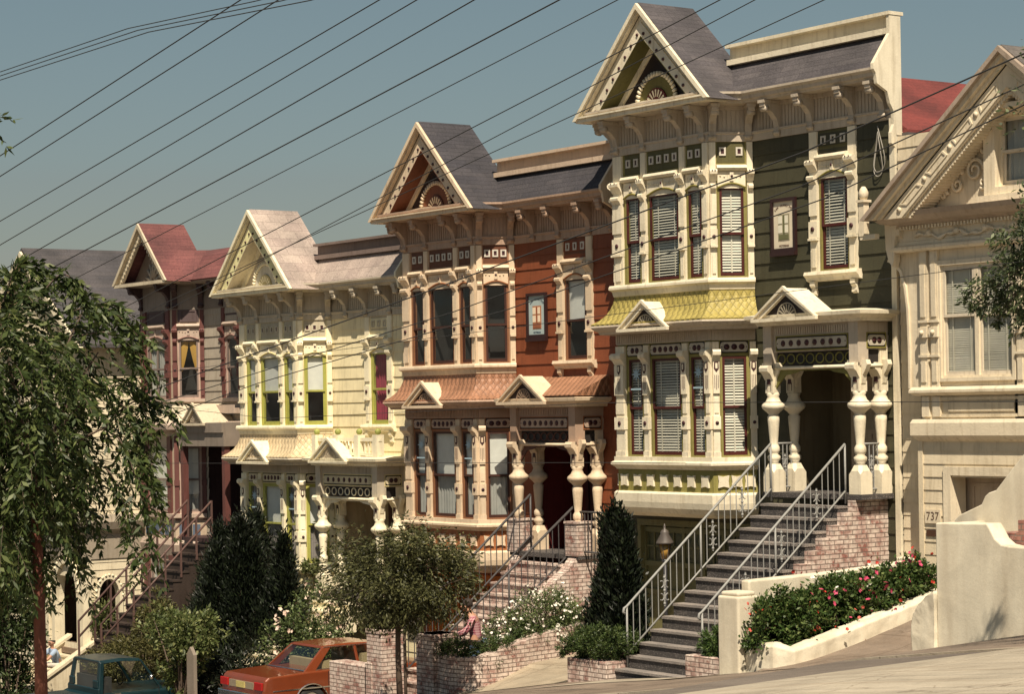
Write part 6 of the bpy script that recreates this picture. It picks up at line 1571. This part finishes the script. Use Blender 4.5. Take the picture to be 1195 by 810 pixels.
simple_plant('conifer_bush', 'small spiky green bush between the steps and the stucco pillar', 'bush', (7.95, -4.1, -4.05), [((7.95, -4.1, -3.86), (.36, .36, .23), 7000, 150, .09, .6)], leafmat('bright_conifer', (.045, .085, .02), (.11, .16, .045), .1), .075, .018)
simple_plant('rosemary_bush', 'dark green creeping bush spilling over the curved brick planter wall', 'bush', (.6, -3.2, -4.6), [((.5, -4.25, -4.50), (.45, .32, .16), 2600, 60, .12, .6), ((.95, -3.6, -4.44), (.32, .5, .13), 2200, 60, .12, .6), ((.80, -2.7, -4.34), (.3, .5, .13), 2200, 60, .12, .6), ((.72, -1.8, -4.2), (.28, .5, .12), 2000, 50, .12, .6), ((1.22, -3.9, -4.66), (.10, .12, .3), 500, 18, .15, .4)], HM, .06, .018)
def blossoms(parent, P, r, mat, name='blossom'):
    m = MB()
    for p in P:
        d = Vector(rng.normal(size=3)+np.array([.35, -.5, .5])).normalized(); x = d.orthogonal().normalized(); y = d.cross(x); rr = r*rnd.uniform(.7, 1.3); vs = []
        c = Vector(p)
        n = 10
        for i in range(n):
            q = rr*(1 if i % 2 == 0 else .72); vs.append(c+x*q*math.cos(i*math.pi/5)+y*q*math.sin(i*math.pi/5)+d*rr*.25)
        vs.append(c); m.add(vs, [(i, (i+1) % n, n) for i in range(n)])
    return m.build(name, mat, parent, uv=False)
t = simple_plant('white_flower_bush', 'bush covered in small white flowers behind the curved brick planter wall', 'bush', (.35, -2.0, -4.8), [((.35, -2.0, -4.12), (.72, .75, .62), 9000, 130, .12, .55), ((.0, -2.6, -4.35), (.6, .5, .4), 3500, 60, .12, .55), ((.75, -1.7, -4.3), (.4, .5, .4), 2500, 50, .12, .5)], leafmat('grey_green_leaf', (.07, .10, .03), (.20, .24, .10), .2), .06, .022)
P, D, _ = blob_points((.35, -2.05, -4.1), (.78, .80, .64), 330, 120, .05, .95, low=-.6); P2, _, _ = blob_points((.05, -2.6, -4.3), (.62, .55, .42), 150, 60, .06, .95, low=-.4)
blossoms(t, np.concatenate([P, P2]), .027, plain('white_petal', (.80, .76, .66), .6))
# rose bed
blobs = []; fl = []
for i in range(9):
    s = i/8; x = 9.12+.22*s; y = -4.15+3.1*s; z = -3.52+.60*s+.05*math.sin(i*2.1); r_ = .47-.06*s
    blobs.append(((x, y, z), (.42, .42, r_*(1.0 if i not in (0, 4) else 1.1)), 3400, 60, .13, .6)); fl.append(((x+.06, y-.05, z+.02), r_))
t = simple_plant('rose_bush', 'long bed of pink and red roses above the low rough white wall', 'rose bush', (9.2, -2.6, -3.9), blobs, leafmat('rose_leaf', (.045, .085, .018), (.15, .19, .06), .2), .075, .042)
for nm, c, rr, k, idx in (('pink_rose', (.48, .05, .12), .04, 15, (3, 4, 5, 6, 7, 8)), ('red_rose', (.45, .035, .02), .030, 12, (0, 1, 2, 6, 7, 8)), ('coral_rose', (.52, .10, .07), .036, 14, (0, 1, 2, 3, 5)), ('white_rose', (.78, .72, .64), .032, 9, (3, 4, 6))):
    P = []
    for i in idx:
        c0, r_ = fl[i]
        Q, _, _ = blob_points(c0, (.45, .45, r_), k, 9, .2, .98, low=-.5); P.append(Q)
    blossoms(t, np.concatenate(P), rr, plain(nm+'_petal', c, .6), 'blossom')
# bushes around the lower left
OM = leafmat('brown_olive_leaf', (.075, .075, .022), (.17, .15, .06), .2)
simple_plant('olive_bush', 'rounded brownish olive bush in front of the maroon stair rail', 'bush', (-14.4, -3.5, -7.4), [((-14.3, -3.5, -5.95), (1.15, .95, .62), 14000, 170, .10, .6), ((-15.3, -3.5, -6.2), (.8, .8, .6), 5000, 70, .12, .5), ((-14.7, -2.9, -5.0), (.55, .55, .75), 3200, 46, .14, .4)], OM, .085, .032)
simple_plant('leafy_sapling', 'light leaved sapling with a grey stake beside the teal pickup', 'sapling', (-9.2, -5.0, -6.6), [((-9.0, -4.9, -4.95), (.65, .65, .55), 3400, 60, .15, .4), ((-9.3, -5.0, -5.6), (.35, .35, .55), 1500, 30, .16, .4), ((-10.2, -4.6, -4.8), (.8, .6, .45), 2500, 46, .15, .4)], leafmat('light_leaf', (.09, .12, .035), (.24, .25, .10), .3), .10, .05)
m = MB(); m.origin = (-8.5, -5.1, -6.6); m.box(None, -8.62, -8.30, -5.16, -5.08, -6.65, -5.25); m.prism(Frame(-8.62, -5.12), [(0, -5.25), (.32, -5.25), (.16, -5.08)], -.04, .04)
tag(m.build('grey_post', paint('weathered_wood', (.24, .20, .16)), uv=False), 'weathered grey wooden board standing beside the light leaved sapling', 'post')
t = simple_plant('pale_rose_bush', 'tall rose bush with pale pinkish blooms in front of the yellow house', 'rose bush', (-7.9, -2.4, -6.5), [((-7.9, -2.4, -4.9), (.75, .7, .95), 5000, 80, .14, .45), ((-8.6, -2.6, -5.4), (.8, .6, .7), 3500, 60, .14, .45)], leafmat('grey_green_leaf', (.07, .10, .03), (.20, .24, .10), .2), .085, .045)
P, _, _ = blob_points((-7.9, -2.5, -4.9), (.8, .75, 1.0), 90, 40, .08, .9); blossoms(t, P, .055, plain('pale_petal', (.66, .50, .40), .6))
simple_plant('dark_shrub', 'dark leafy shrub at the far left beside the cream steps', 'shrub', (-17.3, -5.6, -8.0), [((-17.9, -5.6, -5.2), (1.0, 1.0, 1.4), 9000, 120, .13, .5), ((-18.0, -5.6, -6.8), (1.1, 1.0, 1.2), 5000, 80, .14, .5), ((-19.2, -5.6, -4.4), (1.0, 1, 1.6), 5000, 80, .14, .5)], leafmat('dark_shrub_leaf', (.03, .05, .015), (.09, .12, .045), .2), .12, .055)
simple_plant('dark_shrub', 'added black green shrub standing in for the shade behind the boot of the orange car', 'shrub', (-8.9, -3.7, -6.9), [((-8.9, -3.75, -6.15), (.95, .7, .75), 9000, 90, .13, .5), ((-9.9, -3.9, -6.3), (.9, .7, .7), 6000, 70, .13, .5)], JM, .10, .042)  # added shrub: blackens the shaded gap and hides the yellow house steps
simple_plant('porch_plant', 'potted plant climbing by the small arch of the cream house porch', 'plant', (-20.35, -1.55, -6.6), [((-20.35, -1.55, -5.7), (.30, .33, .75), 1700, 40, .16, .4)], leafmat('light_leaf', (.09, .12, .035), (.24, .25, .10), .3), .10, .05)
simple_plant('window_box_plant', 'green plants trailing from the window box of the yellow house', 'plant', (-11.0, -.55, -3.95), [((-11.0, -.55, -3.72), (.40, .22, .15), 1300, 40, .15, .5)], leafmat('light_leaf', (.09, .12, .035), (.24, .25, .10), .3), .08, .035, stem=False)
# street tree whose branch hangs in at the right
t = thing('fine_leaved_tree', 'fine leaved street tree reaching in at the right edge over the tan house', 'tree', (19.6, -7.0, G0(19.6)))
BM = leafmat('fine_grey_leaf', (.06, .085, .035), (.17, .20, .09), .25)
m = MB(); m.tube([(19.6, -7, G0(19.6)-.1), (19.5, -7, -.5), (19.3, -7, 1.2), (19.2, -7.1, 2.6)], [.13, .11, .09, .05], 10)
Ps, Ds = [], []; tips = []
for c, r, n, k in (((19.9, -7.4, 3.0), (1.7, 1.8, 1.5), 9000, 90), ((17.3, -7.0, 1.9), (.85, .45, .55), 2600, 42), ((16.9, -7.0, 1.45), (.8, .4, .42), 2200, 36), ((16.45, -7.0, 1.15), (.5, .3, .3), 700, 18), ((17.1, -7.0, .9), (.5, .3, .22), 500, 16)):
    P, D, cc = blob_points(c, r, n, k, .09, .3); Ps.append(P); Ds.append(D+np.array([0, 0, -.4])); tips += [tuple(x) for x in cc[:12]]
branches(m, (19.3, -7, 1.3), tips[:12], .04, .006); branches(m, (19.3, -7, 1.2), [(17.2, -7, 1.9), (16.5, -7, 1.2), (16.9, -7, 1.5)], .025, .006)
branches(m, (17.6, -7, 1.7), tips[12:], .008, .003)
m.build('trunk', BARK, t, uv=False); leaf_mesh('crown', np.concatenate(Ps), np.concatenate(Ds), .075, .026, BM, t)
# big tree out over the street, its shade falls on the lower right corner
t = thing('shade_tree', 'broad street tree beyond the right edge shading the road', 'tree', (24.5, -12.5, GZ(24.5, -12.5)-.2)) if False else None

# ------------------------------------------------------------------ wires
WM = plain('black_cable', (.03, .03, .03), .7)
def wire(label, pts, r=.013, ext=(-45, 30)):
    a, b = Vector(pts[0]), Vector(pts[-1]); d = (b-a)/(b-a).length
    P = [a+d*ext[0]]+[Vector(p) for p in pts]+[b+d*ext[1]]
    m = MB(); m.origin = tuple(a); full = []
    for i in range(len(P)-1):
        for k in range(6): full.append(P[i].lerp(P[i+1], k/6))
    full.append(P[-1]); m.tube(full, r*.75, 5)
    tag(m.build('overhead_wire', WM, uv=False), label, 'wire', 'overhead wires crossing the street')
wire('highest long wire, nearest the upper left corner of the sky', [(9.77, -17, 3.15), (15.79, -17, 4.08)], .009)
wire('second long sky wire from the upper left corner', [(8.81, -16.6, 3.01), (15.84, -16.6, 4.11)], .009)
wire('third long sky wire counting down from the upper left corner', [(6.17, -15.5, 2.69), (16.0, -15.5, 4.19)], .009)
wire('fourth long sky wire counting down from the upper left corner', [(5.44, -15.2, 2.42), (16.24, -15.2, 4.18)], .009)
wire('fifth long sky wire, passing just above the dark roofed cream house', [(4.8, -14.5, 2.33), (16.25, -14.5, 4.24)], .01)
wire('thick sky wire passing left above the maroon roof', [(5.32, -14, 2.31), (17.06, -14, 4.16)], .011)
wire('thin wire passing just above the maroon and pink roofs', [(6.74, -13, 2.7), (16.76, -13, 4.3)], .008)
wire('upper of the three wires crossing the pink slate roof and green gable', [(7.25, -12, 2.51), (17.23, -12, 4.31)], .009)
wire('middle of the three wires crossing the pink slate roof', [(7.51, -11.8, 2.32), (17.58, -11.8, 4.28)], .008)
wire('lower of the three wires crossing the pink slate roof', [(7.87, -11.5, 2.51), (18.31, -11.5, 4.19)], .008)
for i, s_ in enumerate(('uppermost', 'middle', 'lowest')):
    y = -19-.2*i; wire(s_+' of the bundle of thin wires curving across the top left corner', [(14.56+.47*i, y, 3.39-.115*i), (17.4+.6*i, y, 3.40-.12*i), (19.72+.75*i, y, 3.28-.135*i)], .006, (-45, 30))
wire('heavy cable crossing in front of the green house windows', [(-1.9, -9, .50), (7.05, -9, 1.80), (15.32, -9, 3.05), (18.81, -9, 3.76)], .014, (-20, 15))
wire('second cable sloping across the green wall', [(-2.3, -8.8, .22), (7.3, -8.8, 1.45), (15.0, -8.8, 2.66), (18.62, -8.8, 3.46)], .011, (-20, 15))
wire('third cable sloping across the green wall to the tan gable', [(.93, -8.6, .50), (8.5, -8.6, 1.45), (15.2, -8.6, 2.50), (18.44, -8.6, 3.27)], .011, (-20, 15))
wire('nearly level thin wire across the lower windows of the red house', [(.86, -8, -.91), (11.77, -8, -.79)], .006, (-14, 0))
wire('thin wire across the upper windows of the mauve and yellow houses', [(-5.38, -8, .74), (5.94, -8, 1.15)], .006, (-14, 12))
wire('sagging thin wire below the upper windows of the yellow house', [(-5.43, -7.8, .2), (0, -7.8, -.12), (9.62, -7.8, .05)], .006, (-10, 10))

# ------------------------------------------------------------------ people
SKIN = plain('skin', (.42, .22, .14), .55); HAIR = plain('dark_hair', (.03, .02, .015), .8)
def skinned(name, joints, edges, mat, parent, sub=2):
    me = bpy.data.meshes.new(name); me.from_pydata([tuple(Vector(j[:3])-root_loc(parent)) for j in joints], edges, []); me.materials.append(mat)
    o = bpy.data.objects.new(name, me); col.objects.link(o); o.parent = parent
    s = o.modifiers.new('skin', 'SKIN'); s.use_smooth_shade = True
    for i, j in enumerate(joints):
        v = me.skin_vertices[0].data[i]; v.radius = (j[3], j[4] if len(j) > 4 else j[3]); v.use_root = (i == 0)
    d = o.modifiers.new('sub', 'SUBSURF'); d.levels = d.render_levels = sub
    return o
def person(label, pelvis, chest, neck, head, arms, legs, shirt, trousers, short=False, bald=False, face=(0, -1)):
    """arms: [(shoulder, elbow, wrist, hand)], legs: [(hip, knee, ankle, toe)]"""
    base = (pelvis[0], pelvis[1], min(l[2][2] for l in legs)-.08)
    t = thing('person', label, 'person', base)
    J = [(*pelvis, .13, .11), (*Vector(pelvis).lerp(Vector(chest), .5), .125, .10), (*chest, .15, .11), (*neck, .055), (*Vector(neck).lerp(Vector(head), .5), .05), (*head, .095, .105), (head[0], head[1], head[2]+.08, .082, .092)]
    E = [(0, 1), (1, 2), (2, 3), (3, 4), (4, 5), (5, 6)]
    for sh, el, wr, ha in arms:
        k = len(J); J += [(*sh, .06), (*el, .042), (*wr, .028), (*Vector(wr).lerp(Vector(ha), .6), .036, .02)]; E += [(2, k), (k, k+1), (k+1, k+2), (k+2, k+3)]
        d = (Vector(ha)-Vector(wr)).normalized(); side = d.cross(Vector((0, 0, 1))).normalized(); p = Vector(J[k+3][:3])
        for f, ln in ((-1.5, .065), (-.5, .078), (.5, .074), (1.5, .058)):
            b = len(J); q = p+side*.016*f+d*.03; tip = q+d*ln*.6+Vector((0, 0, -.02)); J += [(*q, .009), (*tip, .0075), (*(tip+d*ln*.3+Vector((0, 0, -.02))), .007)]; E += [(k+3, b), (b, b+1), (b+1, b+2)]
        b = len(J); q = p-side*.035; J += [(*q, .01), (*(q-side*.01+d*.04), .008)]; E += [(k+2, b), (b, b+1)]
    for hp, kn, an, to in legs:
        k = len(J); J += [(*hp, .085), (*kn, .058), (*an, .038), (*to, .035, .025)]; E += [(0, k), (k, k+1), (k+1, k+2), (k+2, k+3)]
    skinned('body', J, E, SKIN, t)
    S = [(*Vector(pelvis).lerp(Vector(chest), .05), .145, .125), (*Vector(pelvis).lerp(Vector(chest), .5), .145, .12), (*chest, .165, .125), (*Vector(chest).lerp(Vector(neck), .7), .075)]; SE = [(0, 1), (1, 2), (2, 3)]
    for sh, el, wr, ha in arms:
        k = len(S); e2 = Vector(sh).lerp(Vector(el), .6) if short else Vector(el); S += [(*sh, .078), (*e2, .062)]; SE += [(2, k), (k, k+1)]
        if not short: S += [(*Vector(el).lerp(Vector(wr), .75), .045)]; SE += [(k+1, k+2)]
    skinned('shirt', S, SE, shirt, t)
    T_ = [(*pelvis, .15, .13)]; TE = []
    for hp, kn, an, to in legs:
        k = len(T_); T_ += [(*hp, .10), (*kn, .075)]; TE += [(0, k), (k, k+1)]
        if trousers[1]: T_ += [(*an, .058)]; TE += [(k+1, k+2)]
    skinned('trousers', T_, TE, trousers[0], t)
    for hp, kn, an, to in legs:
        m = MB(); a, b = Vector(an), Vector(to); d = (b-a); d.z = 0; d.normalize(); s = Vector((-d.y, d.x, 0)); z = a.z-.07; o_ = a-d*.06
        pr = [(0, 0), (.27, 0), (.28, .03), (.2, .07), (.1, .10), (0, .10)]
        m.add([tuple(o_+d*u+s*w+Vector((0, 0, z-o_.z+h))) for w in (-.045, .045) for u, h in pr], [tuple(range(6)), tuple(range(6, 12))]+[(i, (i+1) % 6, 6+(i+1) % 6, 6+i) for i in range(6)]); m.build('shoe', plain('brown_shoe', (.06, .035, .02), .5), t, bevel=.015, seg=2)
    f = Vector((face[0], face[1], 0)).normalized(); s = Vector((-f.y, f.x, 0)); H = Vector(head)
    m = MB()
    for k in (-1, 1): m.ball(tuple(H+f*.088+s*.032*k+Vector((0, 0, .03))), .012, 8, 6)
    m.build('eye', plain('eye_dark', (.02, .015, .01), .3), t)
    m = MB(); m.tube([tuple(H+f*.095+Vector((0, 0, .03))), tuple(H+f*.118+Vector((0, 0, -.005))), tuple(H+f*.10+Vector((0, 0, -.012)))], [.008, .014, .006], 6)
    for k in (-1, 1): m.ball(tuple(H+s*.088*k+Vector((0, 0, .01))), .022, 7, 6)
    m.build('nose_and_ear', SKIN, t)
    m = MB(); m.tube([tuple(H+f*.097+s*.025+Vector((0, 0, -.045))), tuple(H+f*.103+Vector((0, 0, -.047))), tuple(H+f*.097-s*.025+Vector((0, 0, -.045)))], .006, 5); m.build('mouth', plain('lip', (.3, .09, .07), .5), t)
    m = MB(); n = 12
    c = H-f*.018+Vector((0, 0, .075)); vs = []; fs = []
    m.lathe(lambda u, v, z: (c.x+u, c.y+v, c.z+z), [(.094, -.07), (.102, -.02), (.10, .02), (.08, .06), (.045, .085), (.01, .092)], 0, 0, 14) if not bald else m.lathe(lambda u, v, z: (c.x+u-f.x*.02, c.y+v-f.y*.02, c.z+z), [(.086, -.09), (.098, -.05), (.096, -.01), (.08, .0)], 0, 0, 14)
    m.build('hair', HAIR, t)
    return t
def plaid():
    m, nt, b = newmat('pink_plaid_shirt'); tc = nt.nodes.new('ShaderNodeTexCoord'); out = None
    for i, sc in enumerate((13, 13)):
        w = nt.nodes.new('ShaderNodeTexWave'); w.inputs['Scale'].default_value = sc*.5; w.bands_direction = ('X', 'Z')[i]; nt.links.new(tc.outputs['Object'], w.inputs['Vector'])
        c = mix(nt, ramp(nt, w.outputs['Fac'], .45, .6), (.50, .30, .30, 1), (.26, .05, .08, 1)); out = c if out is None else mix(nt, .5, out, c)
    nt.links.new(out, b.inputs['Base Color']); b.inputs['Roughness'].default_value = .9; return m
px, py = .15, -3.5; g = G0(.15)+.03
pz = g+.92
person('person in a pink plaid shirt and jeans standing by the brick steps', (px, py, pz), (px-.08, py-.06, pz+.40), (px-.12, py-.08, pz+.56), (px-.20, py-.10, pz+.68),
       [((px+.08, py-.16, pz+.44), (px+.06, py-.36, pz+.20), (px-.18, py-.42, pz+.16), (px-.28, py-.42, pz+.14)), ((px-.22, py+.10, pz+.44), (px-.34, py-.08, pz+.18), (px-.36, py-.30, pz+.14), (px-.38, py-.40, pz+.12))],
       [((px+.03, py-.1, pz-.04), (px+.02, py-.14, pz-.45), (px+.04, py-.08, pz-.85), (px-.08, py-.16, pz-.88)), ((px-.06, py+.1, pz-.04), (px-.12, py+.08, pz-.45), (px-.08, py+.12, pz-.85), (px-.20, py+.06, pz-.88))],
       plaid(), (plain('blue_jeans', (.06, .10, .15), .9), True), face=(-.8, -.6))
sx, sy, sz = -21.05, -2.6, -6.86
person('man in a pale blue T-shirt and shorts sitting on the cream steps', (sx, sy, sz+.12), (sx+.04, sy-.16, sz+.50), (sx+.05, sy-.20, sz+.62), (sx+.06, sy-.24, sz+.74),
       [((sx+.22, sy-.20, sz+.54), (sx+.26, sy-.45, sz+.32), (sx+.10, sy-.62, sz+.36), (sx+.02, sy-.66, sz+.36)), ((sx-.14, sy-.20, sz+.54), (sx-.22, sy-.45, sz+.32), (sx-.08, sy-.62, sz+.36), (sx+.0, sy-.66, sz+.37))],
       [((sx+.10, sy-.05, sz+.10), (sx+.20, sy-.48, sz+.20), (sx+.18, sy-.58, sz-.26), (sx+.2, sy-.72, sz-.29)), ((sx-.10, sy-.05, sz+.10), (sx-.16, sy-.48, sz+.20), (sx-.14, sy-.58, sz-.26), (sx-.14, sy-.72, sz-.29))],
       plain('pale_blue_tshirt', (.30, .38, .50), .9), (plain('white_shorts', (.62, .58, .50), .9), False), short=True, bald=True, face=(.5, -.85))

# ------------------------------------------------------------------ light, sky, camera
w = bpy.data.worlds.new('World'); scene.world = w; w.use_nodes = True; nt = w.node_tree
sd = Vector((1.45, -1.0, 2.55)).normalized()
sky = nt.nodes.new('ShaderNodeTexSky'); sky.sky_type = 'NISHITA'; sky.sun_disc = False
sky.sun_elevation = math.asin(sd.z); sky.sun_rotation = math.atan2(sd.x, sd.y)
sky.air_density = 1.3; sky.dust_density = 1.0; sky.ozone_density = 2.0
hs = nt.nodes.new('ShaderNodeHueSaturation'); hs.inputs['Saturation'].default_value = .82; hs.inputs['Hue'].default_value = .475; hs.inputs['Value'].default_value = .70
nt.links.new(sky.outputs[0], hs.inputs['Color'])
bg = nt.nodes['Background']; nt.links.new(hs.outputs[0], bg.inputs[0]); bg.inputs[1].default_value = .05
sl = bpy.data.lights.new('sun', 'SUN'); sl.energy = 5.0; sl.angle = R(.53); sl.color = (1.0, .87, .69)
so = bpy.data.objects.new('sun', sl); col.objects.link(so); so.location = (20, -20, 30); so.rotation_euler = sd.to_track_quat('Z', 'Y').to_euler()
cd = bpy.data.cameras.new('camera'); cam = bpy.data.objects.new('camera', cd); col.objects.link(cam); scene.camera = cam
cam.location = (35.4823, -27.82, 0)
th = math.atan(1877/2630); s_, c_ = math.sin(th), math.cos(th); rho = .017
f = Vector((-c_, s_, 0)); r = Vector((s_, c_, 0)); u = Vector((0, 0, 1))
X = r*math.cos(rho)-u*math.sin(rho); Y = r*math.sin(rho)+u*math.cos(rho)
cam.rotation_euler = Matrix((X, Y, -f)).transposed().to_euler()
cd.sensor_width = 36; cd.sensor_fit = 'HORIZONTAL'; cd.lens = 2630/1195*36; cd.shift_x = 0; cd.shift_y = (476-405)/1195
cd.clip_start = .1; cd.clip_end = 2000
scene.view_settings.view_transform = 'Standard'; scene.view_settings.look = 'None'; scene.view_settings.gamma = 1
scene.view_settings.exposure = .55
